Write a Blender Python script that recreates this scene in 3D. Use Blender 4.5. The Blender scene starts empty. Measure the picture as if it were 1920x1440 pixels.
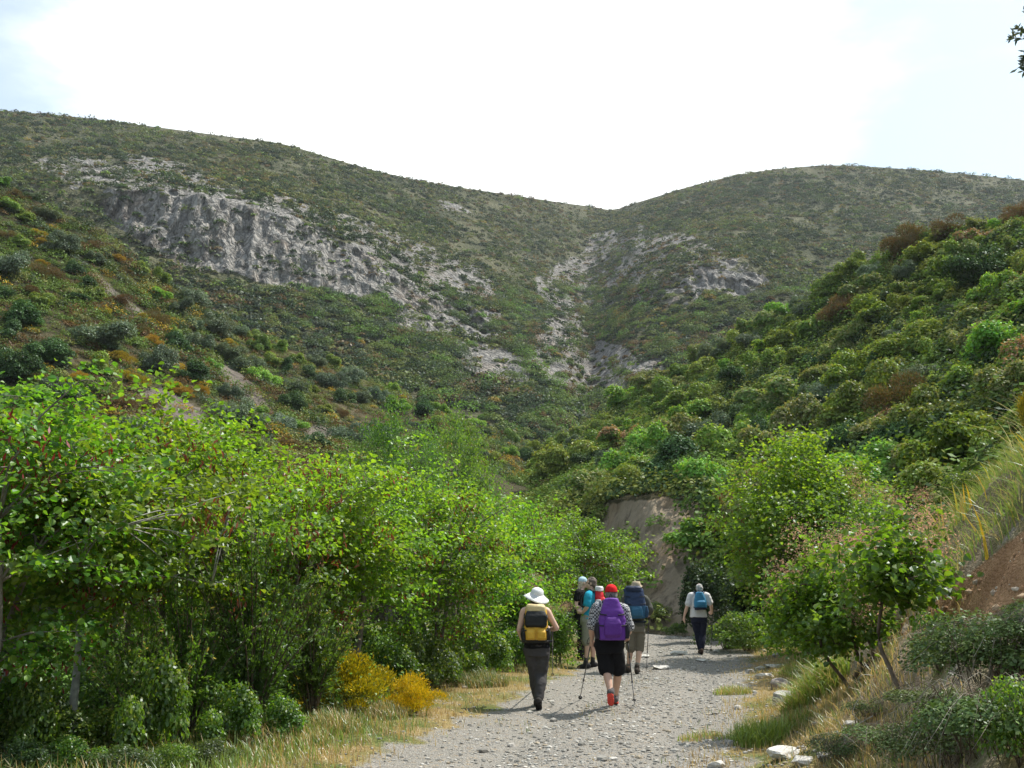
import bpy, math, random
import numpy as np
from mathutils import Vector

# ------------------------------------------------------------------ camera, light, exposure
SC = bpy.context.scene
COL = SC.collection
F = 1870.0
HAZE = 0.00013
PITCH = math.atan(378.0 / F)
CAMZ = 1.6
cam_d = bpy.data.cameras.new('camera'); cam = bpy.data.objects.new('camera', cam_d); COL.objects.link(cam)
cam_d.sensor_width = 36.0; cam_d.lens = 36.0 * F / 1920.0
cam_d.clip_start = 0.1; cam_d.clip_end = 8000
cam.location = (0, 0, CAMZ); cam.rotation_euler = (math.radians(90) + PITCH, 0, 0)
SC.camera = cam
SUN_AZ = math.radians(62)      # clockwise from +Y (view direction) towards +X
SUN_EL = math.radians(57)
sun_dir = Vector((math.sin(SUN_AZ) * math.cos(SUN_EL), math.cos(SUN_AZ) * math.cos(SUN_EL), math.sin(SUN_EL)))
sd = bpy.data.lights.new('sun', 'SUN'); sun = bpy.data.objects.new('sun', sd); COL.objects.link(sun)
sd.energy = 4.4; sd.angle = math.radians(0.5); sd.color = (1.0, 0.95, 0.86)
sun.rotation_euler = sun_dir.to_track_quat('Z', 'Y').to_euler()
world = bpy.data.worlds.new('World'); SC.world = world; world.use_nodes = True
wn, wl = world.node_tree.nodes, world.node_tree.links
wn.clear()
def wnode(t, **kw):
    n = wn.new(t)
    for k, v in kw.items(): setattr(n, k, v)
    return n
wo = wnode('ShaderNodeOutputWorld')
sky = wnode('ShaderNodeTexSky', sky_type='NISHITA', sun_disc=False)
sky.sun_elevation = SUN_EL; sky.sun_rotation = SUN_AZ; sky.altitude = 200; sky.air_density = 1.0; sky.dust_density = 1.5
bg = wnode('ShaderNodeBackground'); bg.inputs['Strength'].default_value = 0.13
sk2 = wnode('ShaderNodeMix', data_type='RGBA', blend_type='MULTIPLY'); sk2.inputs[0].default_value = 1; sk2.inputs[7].default_value = (0.92, 1.1, 1.03, 1)
wl.new(sky.outputs[0], sk2.inputs[6]); wl.new(sk2.outputs[2], bg.inputs['Color'])
cl = wnode('ShaderNodeBackground'); cl.inputs['Color'].default_value = (0.97, 0.99, 1.0, 1); cl.inputs['Strength'].default_value = 1.12
tc = wnode('ShaderNodeTexCoord')
mp = wnode('ShaderNodeMapping'); mp.inputs['Scale'].default_value = (1.6, 1.6, 4.0); mp.inputs['Location'].default_value = (1.3, 0.4, 0.2)
wl.new(tc.outputs['Generated'], mp.inputs['Vector'])
cn = wnode('ShaderNodeTexNoise'); cn.inputs['Scale'].default_value = 2.1; cn.inputs['Detail'].default_value = 7; cn.inputs['Roughness'].default_value = 0.58
wl.new(mp.outputs[0], cn.inputs['Vector'])
# the thick bright cloud bank stands ahead of the valley
dt = wnode('ShaderNodeVectorMath', operation='DOT_PRODUCT'); dt.inputs[1].default_value = Vector((-0.04, 0.86, 0.5)).normalized()
wl.new(tc.outputs['Generated'], dt.inputs[0])
mr = wnode('ShaderNodeMapRange'); mr.inputs['From Min'].default_value = 0.908; mr.inputs['From Max'].default_value = 0.995
mr.inputs['To Min'].default_value = -0.20; mr.inputs['To Max'].default_value = 0.30
wl.new(dt.outputs['Value'], mr.inputs['Value'])
ad = wnode('ShaderNodeMath', operation='ADD'); wl.new(cn.outputs['Fac'], ad.inputs[0]); wl.new(mr.outputs[0], ad.inputs[1])
rp = wnode('ShaderNodeMapRange', interpolation_type='SMOOTHSTEP'); rp.inputs['From Min'].default_value = 0.30; rp.inputs['From Max'].default_value = 0.72; rp.inputs['To Min'].default_value = 0.3
wl.new(ad.outputs[0], rp.inputs['Value'])
mx = wnode('ShaderNodeMixShader'); wl.new(rp.outputs[0], mx.inputs['Fac']); wl.new(bg.outputs[0], mx.inputs[1]); wl.new(cl.outputs[0], mx.inputs[2])
wl.new(mx.outputs[0], wo.inputs['Surface'])
SC.view_settings.view_transform = 'Standard'; SC.view_settings.look = 'None'
SC.view_settings.exposure = 0.62; SC.view_settings.gamma = 1.0; SC.view_settings.use_curve_mapping = False
SC.render.engine = 'CYCLES'
cy = SC.cycles
cy.max_bounces = 6; cy.diffuse_bounces = 4; cy.glossy_bounces = 2; cy.transmission_bounces = 4; cy.transparent_max_bounces = 6; cy.volume_bounces = 0
cy.use_denoising = True; cy.denoiser = 'OPENIMAGEDENOISE'; cy.denoising_input_passes = 'RGB_ALBEDO_NORMAL'; cy.denoising_prefilter = 'ACCURATE'
cy.caustics_reflective = False; cy.caustics_refractive = False

# ------------------------------------------------------------------ projection helpers
CA, SA = math.cos(PITCH), math.sin(PITCH)
def ray(px, py):
    u = (np.asarray(px, float) - 960) / F; v = (720 - np.asarray(py, float)) / F
    return np.stack([u, CA - v * SA, SA + v * CA], -1)
def P(px, py, Y):
    d = ray(px, py); t = np.asarray(Y, float) / d[..., 1]
    p = d * t[..., None]; p[..., 2] += CAMZ
    return p
def proj(p):
    p = np.asarray(p, float); x, y, z = p[..., 0], p[..., 1], p[..., 2] - CAMZ
    fw = y * CA + z * SA; up = -y * SA + z * CA
    return 960 + F * x / fw, 720 - F * up / fw

# ------------------------------------------------------------------ numpy noise
def _h(ix, iy, iz, s):
    n = (ix.astype(np.int64) * 374761393 + iy.astype(np.int64) * 668265263 + iz.astype(np.int64) * 2147483647 + s * 1274126177) & 0xFFFFFFFF
    n = ((n ^ (n >> 13)) * 1274126177) & 0xFFFFFFFF
    n = ((n ^ (n >> 16)) * 2246822519) & 0xFFFFFFFF
    return ((n ^ (n >> 15)) & 0xFFFFFF) / float(0xFFFFFF)
def vnoise(x, y, z=0.0, s=0):
    x, y, z = np.broadcast_arrays(np.asarray(x, float), np.asarray(y, float), np.asarray(z, float))
    fx, fy, fz = np.floor(x), np.floor(y), np.floor(z)
    tx, ty, tz = x - fx, y - fy, z - fz
    tx = tx * tx * (3 - 2 * tx); ty = ty * ty * (3 - 2 * ty); tz = tz * tz * (3 - 2 * tz)
    r = 0
    for a in (0, 1):
        for b in (0, 1):
            for c in (0, 1):
                w = (tx if a else 1 - tx) * (ty if b else 1 - ty) * (tz if c else 1 - tz)
                r = r + w * _h(fx + a, fy + b, fz + c, s)
    return r
def fbm(x, y, z=0.0, o=4, s=0):
    r = 0; a = 1.0; t = 0
    x, y, z = np.asarray(x, float), np.asarray(y, float), np.asarray(z, float)
    for i in range(o):
        r = r + a * (vnoise(x, y, z, s + i * 17) - 0.5); t += a; a *= 0.5
        x = x * 2.03 + 5.1; y = y * 2.03 + 1.7; z = z * 2.03 + 3.3
    return r / t * 2     # about -1..1
def sstep(a, b, x):
    t = np.clip((np.asarray(x, float) - a) / (b - a), 0, 1); return t * t * (3 - 2 * t)

# ------------------------------------------------------------------ mesh helpers
def mesh_np(name, V, Fs, col=None, smooth=False, attrs=None, mi=None):
    if isinstance(Fs, np.ndarray): Fs = [Fs]
    Fs = [np.asarray(f, np.int32) for f in Fs if len(f)]
    V = np.asarray(V, np.float32)
    me = bpy.data.meshes.new(name)
    me.vertices.add(len(V)); me.vertices.foreach_set('co', V.ravel())
    tot = sum(f.size for f in Fs); npoly = sum(len(f) for f in Fs)
    me.loops.add(tot); me.loops.foreach_set('vertex_index', np.concatenate([f.ravel() for f in Fs]))
    me.polygons.add(npoly)
    lt = np.concatenate([np.full(len(f), f.shape[1], np.int32) for f in Fs])
    ls = np.concatenate([[0], np.cumsum(lt)[:-1]]).astype(np.int32)
    me.polygons.foreach_set('loop_start', ls)
    me.polygons.foreach_set('use_smooth', np.full(npoly, bool(smooth)))
    if mi is not None: me.polygons.foreach_set('material_index', np.asarray(mi, np.int32))
    me.update(calc_edges=True)
    if col is not None:
        a = me.attributes.new('col', 'FLOAT_COLOR', 'POINT')
        c = np.ones((len(V), 4), np.float32); c[:, :3] = col
        a.data.foreach_set('color', c.ravel())
    for k, v in (attrs or {}).items():
        a = me.attributes.new(k, 'FLOAT', 'POINT'); a.data.foreach_set('value', np.asarray(v, np.float32))
    return me
def link(name, me, mat=None, parent=None, loc=None):
    o = bpy.data.objects.new(name, me); COL.objects.link(o)
    if mat is not None and me is not None and len(me.materials) == 0:
        for m in (mat if isinstance(mat, (list, tuple)) else [mat]): me.materials.append(m)
    if parent is not None: o.parent = parent
    if loc is not None: o.location = loc
    return o
def tag(o, label=None, cat=None, group=None, kind=None):
    if label: o['label'] = label
    if cat: o['category'] = cat
    if group: o['group'] = group
    if kind: o['kind'] = kind
    return o
def empty(name, loc, rz=0.0, sc=1.0):
    o = bpy.data.objects.new(name, None); COL.objects.link(o); o.location = loc; o.rotation_euler = (0, 0, rz); o.scale = (sc, sc, sc) if np.isscalar(sc) else sc
    o.empty_display_size = 0.2
    return o
def dup(o, parent=None):
    c = o.copy(); COL.objects.link(c)
    if parent is not None: c.parent = parent
    for ch in list(o.children): dup(ch, c)
    return c
class Acc:
    """collects pieces into one mesh"""
    def __init__(s): s.V, s.F, s.C, s.n = [], {}, [], 0
    def add(s, V, Fs, col=(1, 1, 1)):
        V = np.asarray(V, float)
        if isinstance(Fs, np.ndarray): Fs = [Fs]
        for f in Fs:
            f = np.asarray(f)
            if len(f): s.F.setdefault(f.shape[1], []).append(f + s.n)
        c = np.asarray(col, float)
        s.C.append(np.broadcast_to(c, (len(V), 3)) if c.ndim == 1 else c)
        s.V.append(V); s.n += len(V); return s
    def mesh(s, name, smooth=False):
        return mesh_np(name, np.concatenate(s.V), [np.concatenate(f) for f in s.F.values()], np.concatenate(s.C), smooth)
def norm(v): return v / np.maximum(np.linalg.norm(v, axis=-1, keepdims=True), 1e-9)
def tube(pts, rad, sides=6, cap=True):
    pts = np.asarray(pts, float); n = len(pts); rad = np.broadcast_to(np.asarray(rad, float), (n,))
    t = norm(np.gradient(pts, axis=0)); up = np.array([0.0, 0, 1]) if abs(t[0][2]) < 0.9 else np.array([0, 1.0, 0])
    a = norm(np.cross(t, up)); b = norm(np.cross(t, a))
    th = np.arange(sides) / sides * 2 * math.pi
    V = pts[:, None] + rad[:, None, None] * (np.cos(th)[None, :, None] * a[:, None] + np.sin(th)[None, :, None] * b[:, None])
    V = V.reshape(-1, 3)
    i = np.arange(n - 1)[:, None] * sides; j = np.arange(sides)[None]; k = (j + 1) % sides
    Q = np.stack([i + j, i + k, i + sides + k, i + sides + j], -1).reshape(-1, 4)
    Fs = [Q]
    if cap:
        V = np.concatenate([V, pts[:1], pts[-1:]]); c0, c1 = n * sides, n * sides + 1
        jj = np.arange(sides); kk = (jj + 1) % sides; e = (n - 1) * sides
        Fs.append(np.concatenate([np.stack([kk, jj, np.full(sides, c0)], -1), np.stack([e + jj, e + kk, np.full(sides, c1)], -1)]))
    return V, Fs
def curve_pts(ctrl, n):
    """Catmull-Rom through ctrl"""
    c = np.asarray(ctrl, float); c = np.concatenate([[2 * c[0] - c[1]], c, [2 * c[-1] - c[-2]]])
    m = len(c) - 3; t = np.linspace(0, m - 1e-6, n); i = t.astype(int); f = (t - i)[:, None]
    p0, p1, p2, p3 = c[i], c[i + 1], c[i + 2], c[i + 3]
    return 0.5 * (2 * p1 + (p2 - p0) * f + (2 * p0 - 5 * p1 + 4 * p2 - p3) * f ** 2 + (3 * p1 - p0 - 3 * p2 + p3) * f ** 3)
def tangents(N, rng):
    r = rng.normal(size=N.shape); return norm(np.cross(N, r))
def leaf4(C, N, S, rng, w=0.62, T=None):
    """rhombic leaf, one quad each"""
    T = tangents(N, rng) if T is None else T
    B = np.cross(N, T); S = np.asarray(S)[:, None]
    V = np.stack([C - T * S * .5, C + B * S * .5 * w + T * S * .08, C + T * S * .5, C - B * S * .5 * w + T * S * .08], 1)
    n = len(C); Q = np.arange(n * 4).reshape(n, 4)
    return V.reshape(-1, 3), Q
def leaf6(C, N, S, rng, w=0.95, fold=0.18, T=None):
    """rounded leaf folded along its midrib, two quads each"""
    T = tangents(N, rng) if T is None else T
    B = np.cross(N, T); S = np.asarray(S)[:, None]
    f = fold * S * N
    V = np.stack([C - T * S * .48, C + B * S * .5 * w * .86 - T * S * .18 + f, C + B * S * .5 * w * .80 + T * S * .24 + f, C + T * S * .5 - f * .4,
                  C - B * S * .5 * w * .80 + T * S * .24 + f, C - B * S * .5 * w * .86 - T * S * .18 + f], 1)
    n = len(C); b = np.arange(n)[:, None] * 6
    Q = np.concatenate([b + np.array([[0, 1, 2, 3]]), b + np.array([[0, 3, 4, 5]])])
    return V.reshape(-1, 3), Q
def jitter_col(base, n, rng, dv=0.18, dh=0.06, alt=None, pa=0.0):
    base = np.asarray(base, float); c = np.repeat(base[None], n, 0)
    if alt is not None:
        m = rng.random(n) < pa; c[m] = np.asarray(alt, float)
    c = c * (1 + rng.uniform(-dv, dv, (n, 1))) * (1 + rng.uniform(-dh, dh, (n, 3)))
    return np.clip(c, 0.002, 1)

# ------------------------------------------------------------------ materials
def newmat(name):
    m = bpy.data.materials.new(name); m.use_nodes = True; nt = m.node_tree; nt.nodes.clear()
    def N(t, **kw):
        n = nt.nodes.new(t)
        for k, v in kw.items(): setattr(n, k, v)
        return n
    return m, N, nt.links.new
def setin(n, **kw):
    for k, v in kw.items(): n.inputs[k.replace('_', ' ')].default_value = v
    return n
def leaf_mat(name, trans=0.35, gloss=0.06, tcol=(1.9, 1.65, 0.6), hue=0.02, val=0.16):
    m, N, L = newmat(name)
    a = N('ShaderNodeAttribute', attribute_name='col'); oi = N('ShaderNodeObjectInfo')
    mh = setin(N('ShaderNodeMapRange'), To_Min=0.5 - hue, To_Max=0.5 + hue); L(oi.outputs['Random'], mh.inputs['Value'])
    ml = N('ShaderNodeMath', operation='MULTIPLY'); ml.inputs[1].default_value = 7.31; L(oi.outputs['Random'], ml.inputs[0])
    fr = N('ShaderNodeMath', operation='FRACT'); L(ml.outputs[0], fr.inputs[0])
    mv = setin(N('ShaderNodeMapRange'), To_Min=1 - val, To_Max=1 + val); L(fr.outputs[0], mv.inputs['Value'])
    hs = N('ShaderNodeHueSaturation'); L(mh.outputs[0], hs.inputs['Hue']); L(mv.outputs[0], hs.inputs['Value']); L(a.outputs['Color'], hs.inputs['Color'])
    d = N('ShaderNodeBsdfDiffuse'); L(hs.outputs[0], d.inputs['Color'])
    tm = N('ShaderNodeMix', data_type='RGBA', blend_type='MULTIPLY'); tm.inputs[0].default_value = 1; L(hs.outputs[0], tm.inputs[6]); tm.inputs[7].default_value = (*tcol, 1)
    t = N('ShaderNodeBsdfTranslucent'); L(tm.outputs[2], t.inputs['Color'])
    mx = N('ShaderNodeMixShader'); mx.inputs[0].default_value = trans; L(d.outputs[0], mx.inputs[1]); L(t.outputs[0], mx.inputs[2])
    g = N('ShaderNodeBsdfGlossy'); g.inputs['Roughness'].default_value = 0.42; g.inputs['Color'].default_value = (0.9, 0.95, 1, 1)
    m2 = N('ShaderNodeMixShader'); m2.inputs[0].default_value = gloss; L(mx.outputs[0], m2.inputs[1]); L(g.outputs[0], m2.inputs[2])
    o = N('ShaderNodeOutputMaterial'); L(m2.outputs[0], o.inputs['Surface'])
    return m
def vcol_mat(name, rough=0.85, nscale=None, namt=0.35, spec=0.3, bump=0.0, coord='Object'):
    m, N, L = newmat(name)
    a = N('ShaderNodeAttribute', attribute_name='col'); b = setin(N('ShaderNodeBsdfPrincipled'), Roughness=rough); b.inputs['Specular IOR Level'].default_value = spec
    src = a.outputs['Color']
    if nscale:
        tcn = N('ShaderNodeTexCoord'); n = setin(N('ShaderNodeTexNoise'), Scale=nscale, Detail=5.0); L(tcn.outputs[coord], n.inputs['Vector'])
        r = setin(N('ShaderNodeMapRange'), From_Min=0.25, From_Max=0.75, To_Min=1 - namt, To_Max=1 + namt); L(n.outputs['Fac'], r.inputs['Value'])
        v = N('ShaderNodeVectorMath', operation='SCALE'); L(src, v.inputs[0]); L(r.outputs[0], v.inputs['Scale']); src = v.outputs[0]
        if bump:
            bp = setin(N('ShaderNodeBump'), Strength=bump, Distance=0.02); L(n.outputs['Fac'], bp.inputs['Height']); L(bp.outputs[0], b.inputs['Normal'])
    L(src, b.inputs['Base Color'])
    o = N('ShaderNodeOutputMaterial'); L(b.outputs[0], o.inputs['Surface'])
    return m
M_leaf = leaf_mat('leaf_tree', 0.5, 0.03, (1.75, 1.85, 0.6))
M_shrub = leaf_mat('leaf_shrub', 0.36, 0.02, (1.35, 1.25, 0.6))
M_dull = leaf_mat('leaf_dull', 0.25, 0.02, (1.2, 1.15, 0.7))
M_scrub = leaf_mat('leaf_scrub', 0.25, 0.01, (1.25, 1.2, 0.7), 0, 0)
M_grass = leaf_mat('grass_blade', 0.4, 0.05, (1.15, 1.1, 0.75), 0, 0)
M_plume = leaf_mat('plume', 0.5, 0.0, (1.1, 1.0, 0.9), 0.01, 0.08)
M_bark = vcol_mat('bark', 0.9, 14, 0.45, 0.2, 0.6)
M_stone = vcol_mat('stone', 0.9, 9, 0.35, 0.25, 0.5)

# ------------------------------------------------------------------ ground
PATHC = np.array([(-3.0, -6), (-1.8, 0), (0.3, 8.7), (3.0, 19.7), (4.6, 27), (5.1, 31), (4.4, 34), (2.4, 36.2), (-1, 37.5), (-6, 38.5)], float)
PATHD = curve_pts(PATHC, 160)
def path_dist(x, y):
    """signed-ish distance to the track's centre line: value, and side (+ right)"""
    x = np.asarray(x, float); y = np.asarray(y, float); sh = x.shape; x = x.ravel(); y = y.ravel()
    best = np.full(x.shape, 1e9); side = np.zeros(x.shape)
    for k in range(len(PATHD) - 1):
        a, b = PATHD[k], PATHD[k + 1]; d = b - a; l2 = d @ d
        t = np.clip(((x - a[0]) * d[0] + (y - a[1]) * d[1]) / l2, 0, 1)
        ex, ey = x - a[0] - t * d[0], y - a[1] - t * d[1]; q = ex * ex + ey * ey
        m = q < best; best[m] = q[m]; side[m] = np.sign(d[1] * ex[m] - d[0] * ey[m])
    return np.sqrt(best).reshape(sh), side.reshape(sh)
BK_D = [-9, 0, 0.5, 1.0, 1.5, 2.0, 2.6, 3.3, 4.3, 6.5, 11, 30]
BK_Z = [0, 0, .10, .42, 1.05, 1.80, 2.45, 3.0, 3.7, 4.6, 5.6, 7]
def bank_d(x, y):
    return x - (2.05 + (np.asarray(y, float) - 8.7) * 0.25)
def ground_z(x, y):
    x = np.asarray(x, float); y = np.asarray(y, float)
    d = bank_d(x, y) + 0.18 * fbm(x * .9, y * .9, 0, 3, 3)
    fade = 1 - sstep(12.2, 16.5, y + 0.5 * (d - 2.5).clip(0, 8) * -1 + 0.0)
    low = 0.10 * sstep(0, 1.2, d)
    b = np.interp(d, BK_D, BK_Z)
    z = low + b * fade
    z = z + 0.05 * fbm(x * .5, y * .5, 0, 3, 9) + sstep(0.3, 2, d) * fade * 0.12 * fbm(x * 2.1, y * 2.1, 0, 3, 4)
    pd, sd_ = path_dist(x, y)
    z = z - 0.05 * np.exp(-((pd - 0.75) / 0.3) ** 2) + 0.06 * sstep(1.5, 2.3, pd)
    return z
def gp(px, py, y0=4.0, y1=70.0):
    """point of the ground under a picture position"""
    Y = np.arange(y0, y1, 0.02); p = P(np.full(Y.shape, px, float), np.full(Y.shape, py, float), Y)
    g = ground_z(p[:, 0], p[:, 1]); i = np.argmax(p[:, 2] <= g)
    return np.array([p[i, 0], p[i, 1], g[i]])
az = np.concatenate([np.linspace(-180, -40, 60)[:-1], np.linspace(-40, 40, 560), np.linspace(40, 180, 60)[1:]])
rr = np.concatenate([np.linspace(0.0, 5, 14)[1:-1], np.geomspace(5, 45, 330), np.geomspace(45, 3500, 60)[1:]])
A_, R_ = np.meshgrid(np.radians(az), rr, indexing='ij')
gx, gy = R_ * np.sin(A_), R_ * np.cos(A_)
gz = ground_z(gx, gy)
gz = np.where(R_ > 60, 0.0, gz * (1 - sstep(45, 60, R_)))
pd, sidep = path_dist(gx, gy)
bd = bank_d(gx, gy); bfade = 1 - sstep(13, 16.5, gy)
gw = 1 - sstep(1.25, 2.05, np.where(sidep > 0, pd * 1.2, pd) - .12)                       # gravel
ppx, ppy = proj(np.stack([gx, np.maximum(gy, 0.5), gz], -1))
# bare reddish earth where the bank has slipped
sc_ax = np.array([1745, 1165.]); sc_bx = np.array([1960, 1035.])
tt = ((ppx - sc_ax[0]) * (sc_bx - sc_ax)[0] + (ppy - sc_ax[1]) * (sc_bx - sc_ax)[1]) / ((sc_bx - sc_ax) @ (sc_bx - sc_ax))
sdist = ((ppy - sc_ax[1]) * (sc_bx - sc_ax)[0] - (ppx - sc_ax[0]) * (sc_bx - sc_ax)[1]) / np.linalg.norm(sc_bx - sc_ax)
scar = sstep(-0.15, 0.05, tt) * sstep(-34 - 34 * tt.clip(0, 1), -14 - 30 * tt.clip(0, 1), sdist) * (1 - sstep(36, 62, sdist)) * (bd > 0.8) * (gy > 3) * (gy < 20)
soil2 = sstep(0.4, 1.1, bd) * (1 - sstep(1.6, 2.2, bd)) * bfade * (gy > 3)
nA, nR = gx.shape
vi = np.arange(nA * nR).reshape(nA, nR)
Q = np.stack([vi[:-1, :-1], vi[1:, :-1], vi[1:, 1:], vi[:-1, 1:]], -1).reshape(-1, 4)
Qw = np.stack([vi[-1, :-1], vi[0, :-1], vi[0, 1:], vi[-1, 1:]], -1)
V = np.stack([gx, gy, gz], -1).reshape(-1, 3)
cidx = len(V); V = np.concatenate([V, [[0, 0, 0]]])
T0 = np.stack([np.full(nA, cidx), np.roll(vi[:, 0], -1), vi[:, 0]], -1)
ap = lambda a, e=0.0: np.concatenate([a.ravel(), [e]])
gme = mesh_np('ground', V, [Q, Qw, T0], None, True, {'gravel': ap(gw, 1), 'scar': ap(scar), 'soil': ap(soil2), 'pd': ap(np.minimum(pd, 9))})
def ground_material():
    m, N, L = newmat('track_ground')
    tcn = N('ShaderNodeTexCoord'); pos = tcn.outputs['Object']
    def at(n): return N('ShaderNodeAttribute', attribute_name=n).outputs['Fac']
    def noise(s, d=5.0, r=0.55): n = setin(N('ShaderNodeTexNoise'), Scale=s, Detail=d, Roughness=r); L(pos, n.inputs['Vector']); return n.outputs['Fac']
    def math_(op, a, b):
        n = N('ShaderNodeMath', operation=op)
        for i, q in enumerate((a, b)):
            if isinstance(q, (int, float)): n.inputs[i].default_value = q
            else: L(q, n.inputs[i])
        return n.outputs[0]
    def mapr(v, a, b, c=0.0, d=1.0): n = setin(N('ShaderNodeMapRange'), From_Min=a, From_Max=b, To_Min=c, To_Max=d); L(v, n.inputs['Value']); return n.outputs[0]
    def mixc(f, a, b):
        n = N('ShaderNodeMix', data_type='RGBA')
        if isinstance(f, (int, float)): n.inputs[0].default_value = f
        else: L(f, n.inputs[0])
        for i, q in ((6, a), (7, b)):
            if isinstance(q, tuple): n.inputs[i].default_value = (*q, 1)
            else: L(q, n.inputs[i])
        return n.outputs[2]
    vo = setin(N('ShaderNodeTexVoronoi'), Scale=44.0); L(pos, vo.inputs['Vector'])
    sep = N('ShaderNodeSeparateColor'); L(vo.outputs['Color'], sep.inputs[0])
    stone = mixc(mapr(sep.outputs[0], 0.1, 0.95), (0.14, 0.132, 0.122), (0.33, 0.315, 0.285))
    stone = mixc(mapr(sep.outputs[1], 0.75, 0.9), stone, (0.28, 0.22, 0.15))
    dust = mixc(noise(3.0), (0.20, 0.187, 0.167), (0.27, 0.255, 0.225))
    rut = mapr(math_('ABSOLUTE', math_('SUBTRACT', at('pd'), 0.78), 0.0), 0.12, 0.34)
    gravel = mixc(math_('MULTIPLY', mapr(noise(9.0), 0.38, 0.6), mapr(math_('ADD', rut, noise(2.0)), 0.35, 1.1, .35, 1.0)), dust, stone)
    straw = mixc(mapr(noise(22.0), 0.35, 0.65), (0.20, 0.145, 0.065), (0.32, 0.245, 0.115))
    green = mixc(mapr(noise(18.0), 0.35, 0.65), (0.05, 0.075, 0.02), (0.15, 0.17, 0.05))
    verge = mixc(mapr(noise(0.9), 0.42, 0.58), straw, green)
    litter = mixc(noise(7.0), (0.055, 0.05, 0.03), (0.14, 0.12, 0.06))
    verge = mixc(mapr(at('pd'), 2.6, 4.2), verge, litter)
    soilc = mixc(mapr(noise(6.0), 0.35, 0.65), (0.20, 0.15, 0.10), (0.34, 0.28, 0.20))
    verge = mixc(math_('MULTIPLY', at('soil'), mapr(noise(2.2), 0.4, 0.55)), verge, soilc)
    gm = mapr(math_('ADD', at('gravel'), math_('MULTIPLY', math_('SUBTRACT', noise(1.3), 0.5), 2.6)), 0.30, 0.62)
    base = mixc(gm, verge, gravel)
    scarc = mixc(mapr(noise(5.0), 0.3, 0.7), (0.19, 0.10, 0.05), (0.36, 0.215, 0.115))
    base = mixc(mapr(math_('ADD', at('scar'), math_('MULTIPLY', math_('SUBTRACT', noise(4.0), 0.5), 0.8)), 0.3, 0.6), base, scarc)
    b = setin(N('ShaderNodeBsdfPrincipled'), Roughness=0.95); b.inputs['Specular IOR Level'].default_value = 0.15
    L(base, b.inputs['Base Color'])
    h = math_('ADD', math_('MULTIPLY', noise(30.0, 3.0), 0.6), math_('MULTIPLY', math_('SUBTRACT', 1.0, vo.outputs['Distance']), 0.7))
    bp = setin(N('ShaderNodeBump'), Strength=0.9, Distance=0.03); L(h, bp.inputs['Height']); L(bp.outputs[0], b.inputs['Normal'])
    o = N('ShaderNodeOutputMaterial'); L(b.outputs[0], o.inputs['Surface'])
    return m
M_ground = ground_material()
tag(link('ground', gme, M_ground), kind='structure')

# ------------------------------------------------------------------ hills: surfaces through control points given by bearing and distance
def loft(cols, nu, nv, px_range=None):
    pxs = np.array([c[0] for c in cols], float); K = np.array([c[1] for c in cols], float)      # cols x rows x (py, Y)
    pu = np.linspace(pxs[0], pxs[-1], nu)
    def interp_u(a):      # monotone cubic in px
        h = np.diff(pxs); dl = np.diff(a) / h; m = np.zeros_like(a)
        m[1:-1] = np.where(dl[:-1] * dl[1:] > 0, 2 * dl[:-1] * dl[1:] / (dl[:-1] + dl[1:] + 1e-12), 0); m[0], m[-1] = dl[0], dl[-1]
        i = np.clip(np.searchsorted(pxs, pu, 'right') - 1, 0, len(h) - 1); t = (pu - pxs[i]) / h[i]
        return (2 * t ** 3 - 3 * t ** 2 + 1) * a[i] + (t ** 3 - 2 * t ** 2 + t) * h[i] * m[i] + (-2 * t ** 3 + 3 * t ** 2) * a[i + 1] + (t ** 3 - t ** 2) * h[i] * m[i + 1]
    nr = K.shape[1]
    G = np.stack([np.stack([interp_u(K[:, r, k]) for r in range(nr)], 1) for k in (0, 1)], -1)     # nu x nr x 2
    vv = np.linspace(0, nr - 1, nv); i = np.minimum(vv.astype(int), nr - 2); f = (vv - i)[None, :, None]
    S = G[:, i] * (1 - f) + G[:, i + 1] * f
    return pu, vv, P(np.repeat(pu[:, None], nv, 1), S[..., 0], S[..., 1])
def grid_faces(nu, nv):
    vi = np.arange(nu * nv).reshape(nu, nv)
    return np.stack([vi[:-1, :-1], vi[1:, :-1], vi[1:, 1:], vi[:-1, 1:]], -1).reshape(-1, 4)
def close_loft(X, back, front=6.0):
    """adds a skirt before the foot and a rear slope behind the crest"""
    f = X[:, :1].copy(); f[..., 1] -= front; f[..., 2] = -2.0
    sl = X[:, -1:].copy(); n = 6; B = []
    for k in range(1, n + 1):
        b = sl.copy(); q = k / n; rad = norm(b[..., :2]); b[..., :2] += rad * back * q
        b[..., 2] = b[..., 2] * (1 - q ** 1.5) + 0.02 * back * (1 - q) * 0 - 2 * q; B.append(b)
    return np.concatenate([f, X] + B, 1)
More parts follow.
